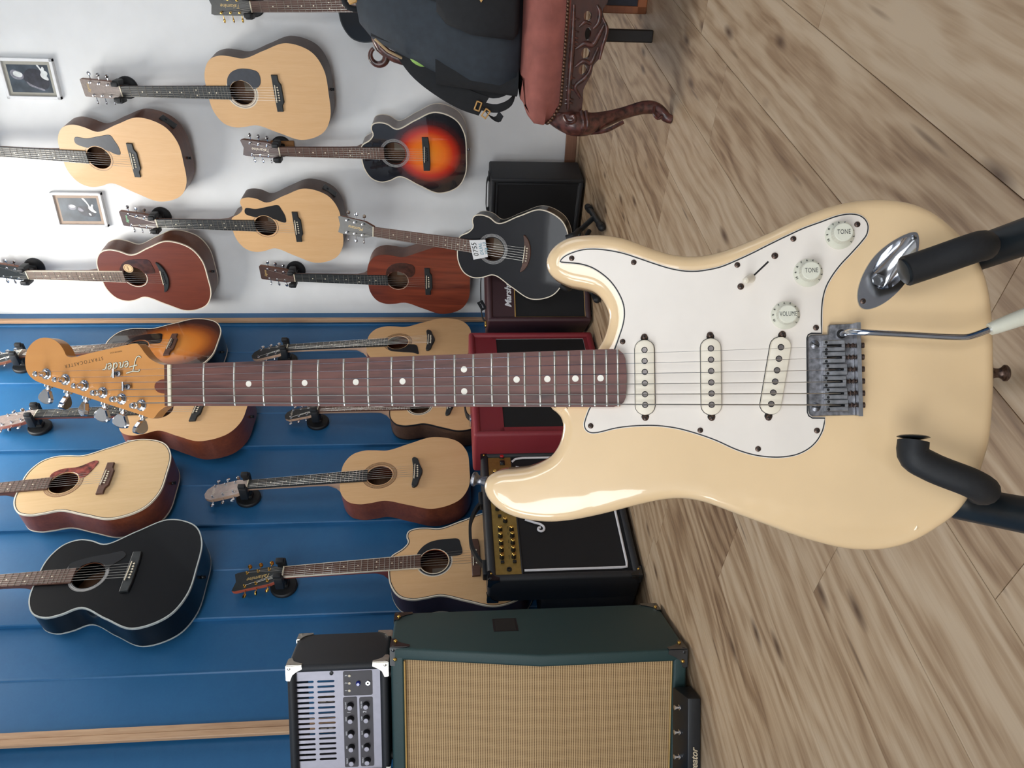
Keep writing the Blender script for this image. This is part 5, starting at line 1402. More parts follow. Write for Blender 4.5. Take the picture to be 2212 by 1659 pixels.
lettering('brand_lettering', 'Marshall', .06, T((LT[0] + .14, .008, LT[1] - .012)) @ RX(90), M_WPIPE, cb.t, .3, .002, thick=.003)
for (x, y, z, sx, sy, sz) in ((0, 0, CH, 1, 1, -1), (CWD, 0, CH, -1, 1, -1), (0, 0, .012, 1, 1, 1), (CWD, 0, .012, -1, 1, 1), (0, .125, CH, 1, -1, -1)):
    c = cb.add('corner_protector', corner_cap(x, y, z, sx, sy, sz, .036), M_CORNER)
    cb.add('rivet', xf(sphere((0, 0, 0), .004, n=8, k=5), T((x + sx * .024, y - sy * .003, z + sz * .010))), M_GOLD, c)
hP = spline([(.10, .062, CH + .006), (.12, .062, CH + .022), (.18, .062, CH + .046), (.235, .062, CH + .05), (.29, .062, CH + .046), (.35, .062, CH + .022), (.37, .062, CH + .006)], 26, False)
hb = cb.add('strap_handle', strap(hP, .026, .010, (0, 1, 0)), M_BLACKR)
for x in (.085, .385): cb.add('handle_end', rbox(x - .03, x + .03, .044, .080, CH - .002, CH + .014, .004, 2), M_BLACKP, hb)
for x in (.05, CWD - .05):
    for y in (.035, .10): cb.add('foot', lathe([(.014, 0), (.015, .014)], 12, T((x, y, 0))), M_BLACKR)

# ---- red combo behind the neck
RWD = .625
ra = Amp('combo_amplifier', 'red combo amplifier with black grille, behind the neck of the electric guitar', 'amplifier', -49, (1332, 934), RWD)
RH = .543
ra.add('cabinet_shell', shell(RWD, .20, .01, RH, .026, .012), M_TOLEXR)
ra.add('front_baffle', join(box(.02, RWD - .02, .012, .024, RH - .115, RH - .02), box(.02, RWD - .02, .012, .024, .03, .052), box(.02, .05, .012, .024, .05, RH - .1), box(RWD - .036, RWD - .02, .012, .024, .05, RH - .1)), M_TOLEXR, None, 0)
ra.add('grille', box(.045, RWD - .035, .0155, .025, .052, RH - .112), M_GRILLEB, None, 0)
ra.add('grille_piping', tube([(.046, .014, .052), (RWD - .036, .014, .052), (RWD - .036, .014, RH - .113), (.046, .014, RH - .113), (.046, .014, .052)], .0014, 6), M_ROSG)
hP = spline([(.19, .10, RH + .004), (.21, .10, RH + .018), (.31, .10, RH + .026), (.41, .10, RH + .018), (.43, .10, RH + .004)], 20, False)
hb = ra.add('strap_handle', strap(hP, .026, .005, (0, 1, 0)), M_BLACKR)
for x in (.18, .44): ra.add('handle_end', rbox(x - .02, x + .02, .083, .117, RH - .002, RH + .009, .003, 2), M_CHROME, hb)
for x in (.05, RWD - .05):
    for y in (.04, .16): ra.add('foot', lathe([(.014, 0), (.015, .012)], 12, T((x, y, 0))), M_BLACKR)

# ---- maroon combo in the corner
MW_, MH_ = .40, .46
ma = Amp('combo_amplifier', 'dark maroon combo amplifier with white script logo in the corner behind the black guitar', 'amplifier', -12, (1277, 694), MW_)
ma.add('cabinet_shell', shell(MW_, .22, .01, MH_, .024, .010), M_TOLEXM)
ma.add('front_panel', box(.02, MW_ - .02, .010, .02, MH_ - .118, MH_ - .02), M_TOLEXM, None, 0)
ma.add('grille', box(.02, MW_ - .02, .014, .024, .03, MH_ - .118), M_GRILLEB, None, 0)
ma.add('gold_piping', tube([(.022, .010, MH_ - .12), (MW_ - .022, .010, MH_ - .12)], .0022, 8), M_GPIPE)
ma.add('gold_piping', tube([(.024, .012, MH_ - .12), (.024, .012, .034), (MW_ - .024, .012, .034)], .0018, 8), M_GPIPE)
q = ma.loc(1091, 634, .01)
lettering('brand_lettering', 'Marshall', .038, FRONT((q[0], MH_ - .092), .0085), M_WPIPE, ma.t, .35, .0009, thick=.002)
hP = spline([(-.0 + .03, .11, MH_ + .003), (.05, .11, MH_ + .016), (.15, .11, MH_ + .022), (.25, .11, MH_ + .016), (.27, .11, MH_ + .003)], 20, False)
hb = ma.add('strap_handle', strap(hP, .024, .004, (0, 1, 0)), M_BLACKR)
for x in (.022, .278): ma.add('handle_end', rbox(x - .014, x + .014, .098, .122, MH_ - .002, MH_ + .008, .003, 2), M_GOLD, hb)
q = ma.loc(1043, 660, .10)
tg = ma.add('swing_tag', xf(rbox(-.022, .022, -.0006, .0006, -.014, .014, .0004, 1), T((q[0], .10, MH_ + .018)) @ RY(-28)), M_BLACKP)
lettering('tag_lettering', 'Marshall', .008, T((q[0], .099, MH_ + .018)) @ RY(-28) @ RX(90), M_WPIPE, tg, .3)
for x in (.05, MW_ - .05):
    for y in (.04, .18): ma.add('foot', lathe([(.012, 0), (.013, .012)], 12, T((x, y, 0))), M_BLACKR)

# ---- black speaker box by the white wall
BW_, BH_ = .46, .43
ba = Amp('keyboard_amplifier', 'plain black vinyl amplifier box standing against the white wall', 'amplifier', 40, (1261, 388), BW_, True)
ba.add('cabinet_shell', shell(BW_, .19, .01, BH_, .022, .008), M_TOLEX)
ba.add('grille', box(.02, BW_ - .02, .006, .02, .03, BH_ - .02), M_GRILLEB, None, 0)
ba.add('grille_frame', join(rbox(.020, BW_ - .020, .003, .009, BH_ - .032, BH_ - .024, .002, 1), rbox(.020, BW_ - .020, .003, .009, .026, .034, .002, 1), rbox(BW_ - .032, BW_ - .024, .003, .009, .028, BH_ - .026, .002, 1), rbox(.024, .032, .003, .009, .028, BH_ - .026, .002, 1)), M_TOLEX)
hb = ba.add('strap_handle', strap(spline([(.25, .09, BH_ + .004), (.27, .09, BH_ + .012), (.34, .09, BH_ + .014), (.41, .09, BH_ + .012), (.43, .09, BH_ + .004)], 16, False), .026, .004, (0, 1, 0)), M_BLACKR)
ba.add('handle_end', rbox(.41, .45, .074, .106, BH_ - .002, BH_ + .008, .003, 2), M_BLACKP, hb); ba.add('handle_end', rbox(.23, .27, .074, .106, BH_ - .002, BH_ + .008, .003, 2), M_BLACKP, hb)
for x in (.05, BW_ - .05):
    for y in (.04, .15): ba.add('foot', lathe([(.012, 0), (.013, .012)], 12, T((x, y, 0))), M_BLACKR)

# ================================================================ black guitar on a floor stand
nA = at_depth(808.5, 500.4, 3.27); nB = at_depth(1226, 562, 3.07)
yv = (nA - nB).normalized(); X0 = Vector((math.cos(math.radians(24)), -math.sin(math.radians(24)), 0)); xv = (X0 - yv * X0.dot(yv)).normalized(); zv = xv.cross(yv)
sM = (nA - nB).length / .85
mM = frame(nB, xv * sM, yv * sM, zv * sM)
M_BLACKM = pm('dusty_black_lacquer', (20, 20, 25), 0.35, var=0.1, scale=14, coat=0.22, spec=0.25)
gm, om = acoustic('acoustic_guitar', 'black cutaway guitar with cream binding leaning on a floor stand before the amplifiers', mM, .475, .385, .225, .275, 1, .85, .322, .178, top=M_BLACKM, side=M_BLACKL, binding=M_CREAM, fb=M_ROSE, fbbind=None, rosette=RO_GREY, bridge='smile', bridgem=M_ROSE, headm=M_EBONY, head='wave', logo='Montana', logor=90, hr=.049, d0=.08, d1=.09, label_in=True)
# paper price tag under the strings
MI = mM.inverted()
def on_m(px, py, z):
    r = MI.to_3x3() @ ray(px, py); o_ = MI @ CAM; t = (z - o_.z) / r.z; p = o_ + r * t; return Vector((p.x, p.y, z))
cs_ = [on_m(*p, .016) for p in ((1013.5, 519), (1048.5, 517.5), (1054, 555), (1023, 561))]
pt = mesh('price_tag', ([tuple(c) for c in cs_] + [tuple(c + Vector((0, 0, .0006))) for c in cs_], [(0, 1, 2, 3), (4, 7, 6, 5), (0, 4, 5, 1), (1, 5, 6, 2), (2, 6, 7, 3), (3, 7, 4, 0)]), pm('white_card', (226, 228, 230), .6, var=.01), None, None, 0)
pt.matrix_world = mM
tag(pt, 'small white handwritten price card tucked under the strings of the black guitar', 'price tag')
ctr = sum(cs_, Vector()) / 4; ex = (cs_[1] - cs_[0] + cs_[2] - cs_[3]).normalized(); 
ang = math.degrees(math.atan2((cs_[0] - cs_[3]).y, (cs_[0] - cs_[3]).x))
lettering('handwriting', '0755', .030, T(ctr + ex * -.016 + Vector((0, 0, .0009))) @ RZ(ang), M_INK, pt, .2)
lettering('handwriting', 'DUAL', .020, T(ctr + ex * .010 + Vector((0, 0, .0009))) @ RZ(ang), pm('teal_ink', (60, 130, 150), .6), pt, .2)
lettering('handwriting', 'Wg 10', .019, T(ctr + ex * .029 + Vector((0, 0, .0009))) @ RZ(ang), pm('teal_ink', (60, 130, 150), .6), pt, .2)
# folded strap behind its neck joint
st1 = [on_m(990, 517, -.02), on_m(1003, 506, -.03), on_m(1020, 505, -.035), on_m(1034, 512, -.03)]
sp_ = mesh('guitar_strap', strap([Vector(p) for p in spline([tuple(p) for p in st1], 10, False)], .045, .003, (0, 0, 1)), pm('strap_webbing', (30, 28, 34), .7, var=.2), gm)
mesh('strap_trim', join(strap([Vector(p) + Vector((0, 0, .021)) for p in spline([tuple(p) for p in st1], 10, False)], .005, .0036, (0, 0, 1)), strap([Vector(p) + Vector((0, 0, -.012)) for p in spline([tuple(p) for p in st1], 10, False)], .004, .0036, (0, 0, 1))), pm('yellow_trim', (196, 180, 96), .6), sp_)
# its stand
bx = mM @ Vector((0, -.01, -.05))
s2 = thing('guitar_stand', 'black folding floor stand under the black guitar with cream binding', 'guitar stand', T((bx.x, bx.y, 0)))
S2I = s2.matrix_world.inverted()
def s2p(P): return [S2I @ Vector(p) for p in P]
fA, fB = at_floor(1300, 492, .016), at_floor(1270, 447, .016); fC = at_floor(1284, 636, .016)
arms = []
for sx in (-1, 1):
    e_in = mM @ Vector((sx * .10, .012, .035)); e1_ = mM @ Vector((sx * .115, -.016, .03)); e2_ = mM @ Vector((sx * .115, -.022, -.06)); e3_ = mM @ Vector((sx * .10, -.02, -.12))
    mesh('padded_arm', tube(s2p(bend([e_in, e1_, e2_, e3_], 18)), .011, 12), M_FOAM, s2)
    arms.append(e3_)
hub = (arms[0] + arms[1]) / 2
mesh('crossbar', tube(s2p([arms[0], hub, arms[1]]), .010, 10), M_TUBE, s2)
mid = (fA + fB) / 2
mesh('leg', tube(s2p([arms[1], mid]), .011, 10), M_TUBE, s2)
mesh('foot_bar', tube(s2p([fA, fB]), .0115, 12), M_TUBE, s2)
for a, b in ((fA, fB), (fB, fA)): mesh('rubber_cap', join(tube(s2p([a, a.lerp(b, .16)]), .0155, 12), xf(sphere((0, 0, 0), .0155, n=10, k=6), T(S2I @ a))), M_BLACKR, s2)
mesh('leg', tube(s2p([arms[0], fC]), .011, 10), M_TUBE, s2)
dv = (fB - fA).normalized(); f1_, f2_ = fC - dv * .06, fC + dv * .12
mesh('foot_bar', tube(s2p([f1_, f2_]), .0115, 12), M_TUBE, s2)
for a, b in ((f1_, f2_), (f2_, f1_)): mesh('rubber_cap', join(tube(s2p([a, a.lerp(b, .3)]), .0155, 12), xf(sphere((0, 0, 0), .0155, n=10, k=6), T(S2I @ a))), M_BLACKR, s2)
rb = hub + Vector((.12, .12, 0)); rb.z = .015
mesh('rear_leg', tube(s2p([hub, rb]), .010, 10), M_TUBE, s2)

# ================================================================ pictures
M_FRW = pm('white_picture_frame', (236, 238, 240), .35, var=.01)
def picture(label, mat_c, pxs, fig, w_in=.012):
    C4 = [on_white(x, y, .016) for x, y in pxs]      # mat corners: top right, bottom right, bottom left, top left
    L = [((c - CORNER).dot(WX), c.z) for c in C4]
    x1 = (L[0][0] + L[1][0]) / 2; x0 = (L[2][0] + L[3][0]) / 2; z1 = (L[0][1] + L[3][1]) / 2; z0 = (L[1][1] + L[2][1]) / 2
    w_, h = x1 - x0, z1 - z0
    o = CORNER + WX * x0 + UP * z0
    g = thing('picture_frame', label, 'picture', frame(o, WX, UP, WN), 'framed pictures on the white wall')
    b = .013; d = .022
    mesh('frame', join(*[rbox(*a, 0, d, .0015, 1) for a in ((-b, 0, -b, h + b), (w_, w_ + b, -b, h + b), (-b, w_ + b, -b, 0), (-b, w_ + b, h, h + b))]), M_FRW, g)
    m_ = h * .072
    mesh('mat_board', box(-.001, w_ + .001, -.001, h + .001, .004, .012), pm('mat_%d' % mat_c[0], mat_c, .8, var=.02), g, None, 0)
    pr = mesh('print', box(m_, w_ - m_, m_, h - m_, .011, .0124), pm('dark_print', (62, 72, 82), .35, var=.25, scale=18), g, None, 0)
    iw, ih = w_ - 2 * m_, h - 2 * m_
    grey = {'d': pm('print_dark', (52, 54, 64), .35, var=.2, scale=40), 'm': pm('print_grey', (128, 128, 138), .35, var=.2, scale=60), 'l': pm('print_light', (222, 226, 226), .35, var=.06)}
    for i, (tone, pts) in enumerate(fig):
        P2 = spline([(m_ + u * iw, m_ + v * ih) for u, v in pts], 40)
        mesh('printed_shape', ngon(P2, .0124, .0126 + i * .0001), grey[tone], pr, None, 0)
f1o = lambda x, y: (x / 14.43, 110 + y / 14.43); f2o = lambda x, y: (100 + x / 14.75, 400 + y / 14.75)
STRATFIG = [(.98, .30), (.72, .22), (.62, .10), (.50, .03), (.42, .10), (.46, .17), (.56, .17), (.66, .14), (.74, .05), (.86, .02), (.86, .08), (.78, .13), (.82, .19)]
def rect_uv(poly): return poly
# figures: a player seen from the chest up with a pale electric guitar; u right, v up
fig1 = [('d', [(.55, .66), (.36, .60), (.2, .42), (.12, .16), (.3, .05), (.6, .05), (.8, .2), (.86, .45), (.75, .58)]),
        ('m', [(.80, .90), (.70, .95), (.55, .92), (.46, .80), (.50, .66), (.62, .64), (.74, .70), (.80, .80)]),
        ('l', [(.74, .86), (.64, .88), (.56, .80), (.56, .69), (.66, .66), (.74, .74)]),
        ('m', [(.40, .60), (.26, .55), (.14, .36), (.07, .20), (.12, .20), (.2, .36), (.30, .50)]),
        ('l', [(1.0, .27), (.84, .21), (.74, .19), (.66, .22), (.55, .20), (.48, .13), (.45, .05), (.52, .04), (.60, .07), (.68, .04), (.76, .05), (.80, .10), (.90, .10), (.94, .14), (.86, .17), (1.0, .23)])]
fig2 = [('d', [(.56, .56), (.40, .52), (.28, .46), (.20, .30), (.22, .14), (.45, .08), (.6, .2), (.66, .4), (.64, .52)]),
        ('m', [(.72, .74), (.62, .78), (.52, .74), (.48, .66), (.54, .58), (.64, .57), (.70, .62)]),
        ('l', [(.70, .72), (.62, .74), (.58, .66), (.62, .59), (.68, .61)]),
        ('m', [(.60, .52), (.50, .54), (.42, .46), (.44, .40), (.54, .44)]),
        ('l', [(1.0, .38), (.82, .30), (.66, .25), (.56, .26), (.46, .22), (.36, .10), (.40, .07), (.50, .13), (.60, .14), (.72, .12), (.73, .16), (.62, .20), (.80, .25), (1.0, .33)]),
        ('l', [(.36, .28), (.26, .26), (.25, .22), (.34, .24)])]
picture('white framed black and white print of a guitarist, the one nearest the picture top edge', (168, 166, 156), [f1o(15, 310), f1o(1515, 330), f1o(1815, 1440), f1o(320, 1375)], fig1)
picture('white framed black and white print of a guitarist, below the guitar with wing pickguard', (182, 162, 146), [f2o(200, 270), f2o(1670, 370), f2o(1875, 1285), f2o(440, 1210)], fig2)

# ================================================================ carved chair and backpack
M_CARVE = wood('dark_carved_wood', (76, 42, 36), (44, 24, 21), 0, 60, 0.32, 0.4, 1.3, (36, 18, 16), False, .4)
M_CARVEW = pm('worn_carved_wood', (70, 40, 34), .34, var=.5, scale=70, coat=.3, bmp=.2, bscale=120)
M_VELV = pm('rose_velvet', (146, 84, 74), .85, var=.08, scale=25, bmp=.15, bscale=700)
M_NAIL = pm('dark_brass_nail', (96, 72, 58), .35, .7, var=.2)
t = math.radians(28); CN = Vector((-math.sin(t), -math.cos(t), 0)); CR = Vector((math.cos(t), -math.sin(t), 0))
CO = at_floor(1449, 262); CO.z = 0
ch = thing('parlour_chair', 'carved dark wood parlour chair with rose velvet seat, carrying the backpack', 'chair', frame(CO, CR, -CN, UP))
CW = .60; CD = .50
# seat plan: serpentine front, narrower back
plan = spline([(-.012, .02), (.0, -.012), (.06, -.022), (.18, -.040), (.30, -.046), (.42, -.040), (.54, -.022), (.60, -.012), (.612, .02), (.60, .18), (.54, CD - .06), (.50, CD - .03), (.30, CD - .02), (.10, CD - .03), (.06, CD - .06), (.0, .18)], 96)
rr = []
for z, g_ in ((.312, .006), (.335, .0), (.362, -.008), (.388, -.004), (.404, .014), (.416, .05), (.424, .11)):
    q = inset(plan, g_); rr.append([(x, y, z + (.022 if y < .05 and z < .34 and (x < .03 or x > .57) else 0)) for x, y in q])
seat = mesh('seat', layers(rr), M_VELV, ch, None, 60)
# nails along the front and left edge
front = [p for p in plan]
Ls = [0]
path = spline([(-.006, .20), (-.010, .10), (-.014, .02), (-.002, -.016), (.06, -.027), (.18, -.045), (.30, -.051), (.42, -.045), (.54, -.027), (.602, -.016), (.614, .02)], 96, False)
nm = None
for (x, y) in path:
    zz = .322 + (.03 * max(0, 1 - (x + .01) / .055) ** 1.2 if x < .045 and y < .03 else 0) + (.03 if y > .03 else 0)
    m_ = T((x, y, min(zz, .352)))
    if nm is None: o = mesh('nail', sphere((0, 0, 0), .0052, n=8, k=5), M_NAIL, ch, m_); nm = o.data
    else: link('nail', nm, M_NAIL, ch, m_)
# pierced and carved front apron
def apron():
    up = [(x / 60 * CW, .318 if 3 < x < 57 else .33) for x in range(2, 59, 2)]
    lowc = spline([(.02, .262), (.05, .260), (.08, .262), (.10, .254), (.125, .243), (.145, .240), (.16, .228), (.185, .217), (.21, .213), (.235, .209), (.26, .222), (.28, .228), (.30, .216), (.32, .228), (.34, .222), (.365, .209), (.39, .213), (.415, .217), (.44, .228), (.455, .240), (.475, .243), (.50, .254), (.52, .262), (.55, .260), (.58, .262)], 90, False)
    return up[::-1] + [tuple(p) for p in lowc]
ap = apron()
hs2 = [circ(.133, .268, .0135, 16, .0115), circ(.174, .264, .014, 16, .012), circ(.222, .262, .016, 16, .0085), circ(.264, .266, .012, 16, .011)]
hs2 += [[(CW - x, z) for x, z in h][::-1] for h in hs2]
v, f = fill(ap, hs2)
def yf(x): u = (x - .3) / .3; return -.038 + .03 * u * u
V = [(x, yf(x) - .002, z) for x, z, _ in v] + [(x, yf(x) + .018, z) for x, z, _ in v]; n0 = len(v)
F = list(f) + [tuple(i + n0 for i in q)[::-1] for q in f]
for h in [ap] + hs2:
    b = len(V); V += [(x, yf(x) - .002, z) for x, z in h] + [(x, yf(x) + .018, z) for x, z in h]; k = len(h)
    F += [(b + i, b + (i + 1) % k, b + k + (i + 1) % k, b + k + i) for i in range(k)]
apr = mesh('front_apron', (V, F), M_CARVE, ch, None, 30)
# raised carving: scrolls and beads on the apron
def scroll(P, r): return tube([(p[0], yf(p[0]) - .004, p[1]) for p in spline(P, 26, False)], [r * (.5 + .5 * math.sin(PI * (k + .5) / 26)) for k in range(26)], 8)
car = []
for mir in (0, 1):
    g_ = lambda P: [((CW - x) if mir else x, z) for x, z in P]
    for P, r in (([(.03, .300), (.10, .302), (.18, .302), (.29, .305)], .008), ([(.06, .268), (.09, .285), (.112, .262), (.13, .250), (.15, .246)], .006), ([(.14, .290), (.155, .268), (.15, .250), (.17, .240), (.19, .232)], .006), ([(.185, .292), (.198, .270), (.196, .248), (.215, .236), (.245, .222)], .007), ([(.235, .250), (.25, .238), (.275, .236), (.29, .245)], .007), ([(.238, .288), (.25, .272), (.245, .256)], .005), ([(.16, .226), (.19, .222), (.235, .214), (.262, .228)], .006)):
        car.append(scroll(g_(P), r))
    for x in (.045, .055, .08, .09, .11, .19, .2, .21, .225, .255):
        z0 = .258 if x < .1 else .232; x_ = CW - x if mir else x
        car.append(tube([(x_, yf(x_) - .003, .31), (x_ + .002, yf(x_) - .0075, .296), (x_, yf(x_) - .003, .288)], .0022, 6))
mesh('carving', join(*car), M_CARVEW, apr, None, 60)
for (px0, flip) in ((0, 1), (CW, -1)):
    # cabriole leg: centre line and thickness from knee to toe
    C_ = [((-.004) * flip, .012, .352), (-.014 * flip, .0, .32), (-.026 * flip, -.012, .275), (-.026 * flip, -.014, .235), (-.012 * flip, -.006, .18), (.004 * flip, .006, .125), (.016 * flip, .014, .075), (.016 * flip, .010, .045), (.006 * flip, -.006, .026), (-.006 * flip, -.016, .014), (-.010 * flip, -.02, .0)]
    Rr = [.020, .030, .036, .033, .025, .0195, .0165, .0175, .019, .0155, .012]
    PC = spline(C_, 44, False); RC_ = [Rr[min(10, int(k / 43 * 10))] + (Rr[min(10, int(k / 43 * 10) + 1)] - Rr[min(10, int(k / 43 * 10))]) * ((k / 43 * 10) % 1) for k in range(44)]
    lg = mesh('leg', xf(tube(PC, RC_, 14), T((px0 + .016 * flip, .012, 0))), M_CARVEW, ch, None, 60)
    mesh('knee_carving', xf(join(*[tube([(x_ * flip, y_ - .002, z_) for x_, y_, z_ in spline(P, 14, False)], .006, 6) for P in ([(-.004, -.030, .312), (-.020, -.040, .30), (-.016, -.044, .282), (-.002, -.042, .284), (-.004, -.040, .296)], [(.01, -.030, .262), (-.026, -.046, .256), (-.052, -.026, .262)], [(.01, -.028, .25), (-.026, -.044, .244), (-.052, -.024, .25)], [(-.05, -.02, .23), (-.042, -.03, .19), (-.018, -.026, .14)])]), T((px0 + .016 * flip, .012, 0))), M_CARVEW, lg, None, 60)
    mesh('toe_scroll', xf(join(*[tube([(.0 * flip + x_ * flip, y_, z_) for x_, y_, z_ in spline(P, 12, False)], .005, 6) for P in ([(.02, -.004, .05), (.004, -.016, .052), (-.008, -.022, .04), (.0, -.024, .03)],)]), T((px0 + .016 * flip, .012, 0))), M_CARVEW, lg, None, 60)
for x in (.20, .40):
    mesh('leg', bevelled(([(x - .018, .30, 0), (x + .018, .30, 0), (x + .018, .335, 0), (x - .018, .335, 0), (x - .018, .29, .33), (x + .018, .29, .33), (x + .018, .33, .33), (x - .018, .33, .33)], [(0, 3, 2, 1), (4, 5, 6, 7), (0, 1, 5, 4), (1, 2, 6, 5), (2, 3, 7, 6), (3, 0, 4, 7)]), .003, 1), pm('black_stained_leg', (30, 26, 25), .45), ch)
# back: upholstered panel in a carved frame, raked
def bk(u, z): return (.30 + u, CD - .07 + (z - .40) * .16, z)
bo2 = spline([(-.17, .40), (-.185, .52), (-.20, .66), (-.20, .78), (-.165, .845), (-.08, .862), (0, .885), (.08, .862), (.165, .845), (.20, .78), (.20, .66), (.185, .52), (.17, .40)], 60)
R = []
for dy, g_ in ((-.012, .035), (-.022, .045), (.02, .045)):
    q = inset(bo2, g_); R.append([(bk(u, z)[0], bk(u, z)[1] + dy, z) for u, z in q])
q = inset(bo2, .02); R = [[(bk(u, z)[0], bk(u, z)[1] + .012, z) for u, z in q], [(bk(u, z)[0], bk(u, z)[1] - .016, z) for u, z in q], [(bk(u, z)[0], bk(u, z)[1] - .03, z) for u, z in inset(bo2, .05)]]
mesh('back_upholstery', layers(R), M_VELV, ch, None, 60)
mesh('back_frame', tube([Vector(bk(u, z)) for u, z in bo2] + [Vector(bk(*bo2[0]))], .016, 10), M_CARVEW, ch, None, 60)
for s in (-1, 1):
    c = Vector(bk(s * .188, .85))
    ear = [(c + Vector((s * (.004 + .026 * math.cos(a_)), -.004, .026 * math.sin(a_)))) for a_ in [math.radians(-120 + 14 * k) for k in range(20)]]
    mesh('back_scroll', tube(ear, [.014 - .0004 * k for k in range(20)], 8), M_CARVEW, ch, None, 60)

# ---- backpack on the seat
M_PACK = pm('navy_pack_cloth', (44, 52, 60), .75, var=.08, scale=40, bmp=.2, bscale=1200)
M_PACKB = pm('black_pack_cloth', (26, 28, 31), .8, var=.1, scale=60, bmp=.2, bscale=1200)
M_TAN = pm('tan_pull', (204, 158, 92), .5, var=.06)
bp = thing('backpack', 'navy and black backpack with tan buckles sitting on the rose velvet chair', 'backpack', frame(CO + CR * .31 - CN * .19 + UP * .424, CR, -CN, UP))
def pk(hx, hy, cx, cy, z, n=40, e=.55):
    o = []
    for k in range(n):
        a_ = 2 * PI * k / n; c, s = math.cos(a_), math.sin(a_)
        o.append((cx + hx * math.copysign(abs(c) ** e, c), cy + hy * math.copysign(abs(s) ** e, s), z))
    return o
secs = [(.0, .225, .10, -.01, 0), (.012, .245, .125, -.01, 0), (.06, .255, .14, -.005, .0), (.14, .25, .14, 0, .005), (.24, .225, .13, .008, .02), (.34, .19, .115, .018, .04), (.42, .155, .095, .022, .06), (.455, .12, .07, .025, .07), (.465, .07, .03, .025, .075)]
mesh('pack_body', layers([pk(hx, hy, cx, cy, z) for z, hx, hy, cx, cy in secs]), M_PACK, bp, None, 60)
# front pocket, black side panel, tan seams
mesh('front_pocket', layers([pk(hx, .03, cx, cy, z, 32, .5) for z, hx, cx, cy in ((.015, .15, .05, -.125), (.03, .165, .05, -.14), (.14, .16, .055, -.142), (.21, .14, .06, -.128), (.235, .11, .06, -.118))]), M_PACKB, bp, None, 60)
mesh('side_pocket', layers([pk(.05, .085, -.222 + z * .12, -.02 + z * .05, z, 28, .6) for z in (.006, .03, .12, .20, .24)]), M_PACKB, bp, None, 60)
def pband(x0, x1, w_, m_, name, yo=0, z0=.03, z1=.42):
    P = []
    for k in range(14):
        u = k / 13; z = z0 + (z1 - z0) * u; x = x0 + (x1 - x0) * u
        # front surface of the body at this height
        for a in range(len(secs) - 1):
            if secs[a][0] <= z <= secs[a + 1][0]:
                q = (z - secs[a][0]) / (secs[a + 1][0] - secs[a][0]); hx, hy, cx, cy = [secs[a][i] + (secs[a + 1][i] - secs[a][i]) * q for i in (1, 2, 3, 4)]
        rx = min(.999, abs(x - cx) / hx); y = cy - hy * (1 - rx ** (1 / .55 * 1.0)) ** .55
        P.append((x, y - .004 - yo, z))
    return mesh(name, strap(P, w_, .006, (1, 0, 0)), m_, bp, None, 60)
pband(-.19, -.085, .075, M_PACKB, 'black_panel')
pband(-.06, .03, .03, M_PACKB, 'compression_strap')
pband(-.128, -.035, .004, M_TAN if False else M_PACK, 'seam')
mesh('tan_edging', tube([(-.175, -.05, .335), (-.155, -.075, .372), (-.125, -.085, .405)], .0035, 6), pm('tan_edging', (190, 164, 126), .6), bp)
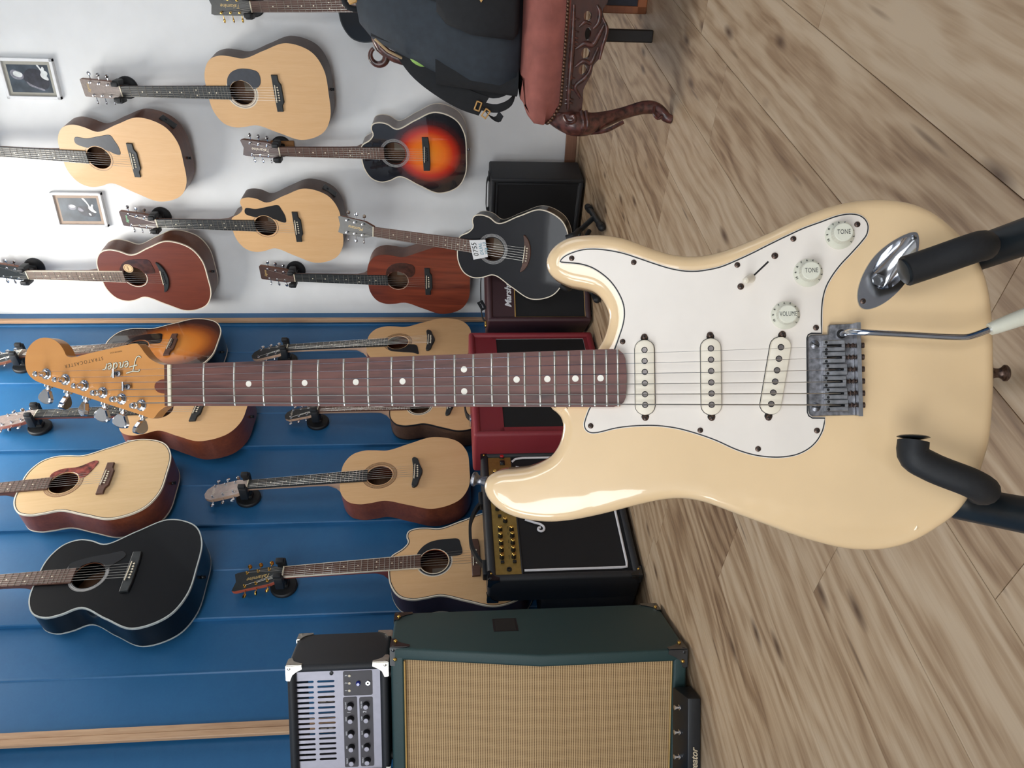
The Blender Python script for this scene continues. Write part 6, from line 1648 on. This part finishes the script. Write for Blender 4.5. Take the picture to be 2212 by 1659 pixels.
# shoulder strap hanging down the left side
P1 = spline([(-.14, -.01, .34), (-.20, -.03, .29), (-.25, -.04, .22), (-.285, -.045, .15), (-.30, -.045, .10)], 18, False)
s1 = mesh('shoulder_strap', strap(P1, .062, .012, (.85, 0, -.5)), M_PACKB, bp, None, 60)
P2 = spline([(-.30, -.045, .11), (-.305, -.05, .06), (-.285, -.05, .02), (-.25, -.04, .006)], 12, False)
mesh('strap_webbing', strap(P2, .024, .003, (1, 0, 0.05)), M_PACKB, s1, None, 60)
P3 = spline([(-.23, -.04, .19), (-.255, -.045, .12), (-.262, -.045, .06), (-.24, -.04, .01)], 12, False)
mesh('strap_webbing', strap(P3, .03, .003, (1, 0, .05)), M_PACKB, s1, None, 60)
mesh('tail_webbing', strap(spline([(-.305, -.055, .10), (-.325, -.06, .085), (-.335, -.06, .06), (-.318, -.06, .05)], 10, False), .022, .003, (.6, .4, .6)), M_PACKB, s1, None, 60)
for (x, y, z, r_) in ((-.298, -.062, .118, 20), (-.318, -.064, .095, 35), (-.25, -.055, .015, 10)):
    mesh('buckle', xf(join(rbox(-.014, .014, -.003, .003, -.009, -.005, .001, 1), rbox(-.014, .014, -.003, .003, .005, .009, .001, 1), rbox(-.014, -.010, -.003, .003, -.009, .009, .001, 1), rbox(.010, .014, -.003, .003, -.009, .009, .001, 1)), T((x, y, z)) @ RY(r_)), M_TAN, s1)
mesh('green_lining', xf(sphere((0, 0, 0), .012, .012, .03), T((-.186, -.03, .285)) @ RY(25)), pm('lime_cloth', (150, 190, 96), .7), bp)
star = [(.018 * (1 if k % 2 else .6) * math.cos(k * PI / 5), .018 * (1 if k % 2 else .6) * math.sin(k * PI / 5)) for k in range(10)]
mesh('zip_pull', xf(ngon(star, 0, .003), T((-.006, -.176, .118)) @ RX(90)), M_TAN, bp)
mesh('zip_pull', xf(rbox(-.012, .012, -.003, .003, -.022, .022, .003, 1), T((-.02, -.03, .47)) @ RY(70)), M_TAN, bp)
mesh('haul_loop', tube(bend([(-.06, .06, .445), (-.05, .05, .49), (.02, .05, .50), (.09, .06, .445)], 16), .008, 8), M_PACKB, bp, None, 60)

# ---- wooden box standing on the floor behind the chair
a = at_floor(1396, 31)
bxm = frame(a, CR, -CN, UP)
cr = thing('wooden_box', 'orange brown wooden box with a dark front panel on the floor behind the chair', 'box', bxm)
M_ORW = wood('orange_wood', (176, 104, 58), (146, 80, 44), 0, 90, .4, .3)
mesh('box_carcass', join(rbox(0, .34, 0, .022, 0, .03, .002, 1), rbox(0, .022, 0, .022, 0, .16, .002, 1), rbox(.318, .34, 0, .022, 0, .16, .002, 1), rbox(0, .34, 0, .022, .135, .16, .002, 1), rbox(0, .34, .02, .20, 0, .16, .003, 1)), M_ORW, cr)
mesh('dark_panel', box(.022, .318, .006, .0202, .03, .135), pm('dark_blue_panel', (40, 40, 54), .4, var=.1), cr)
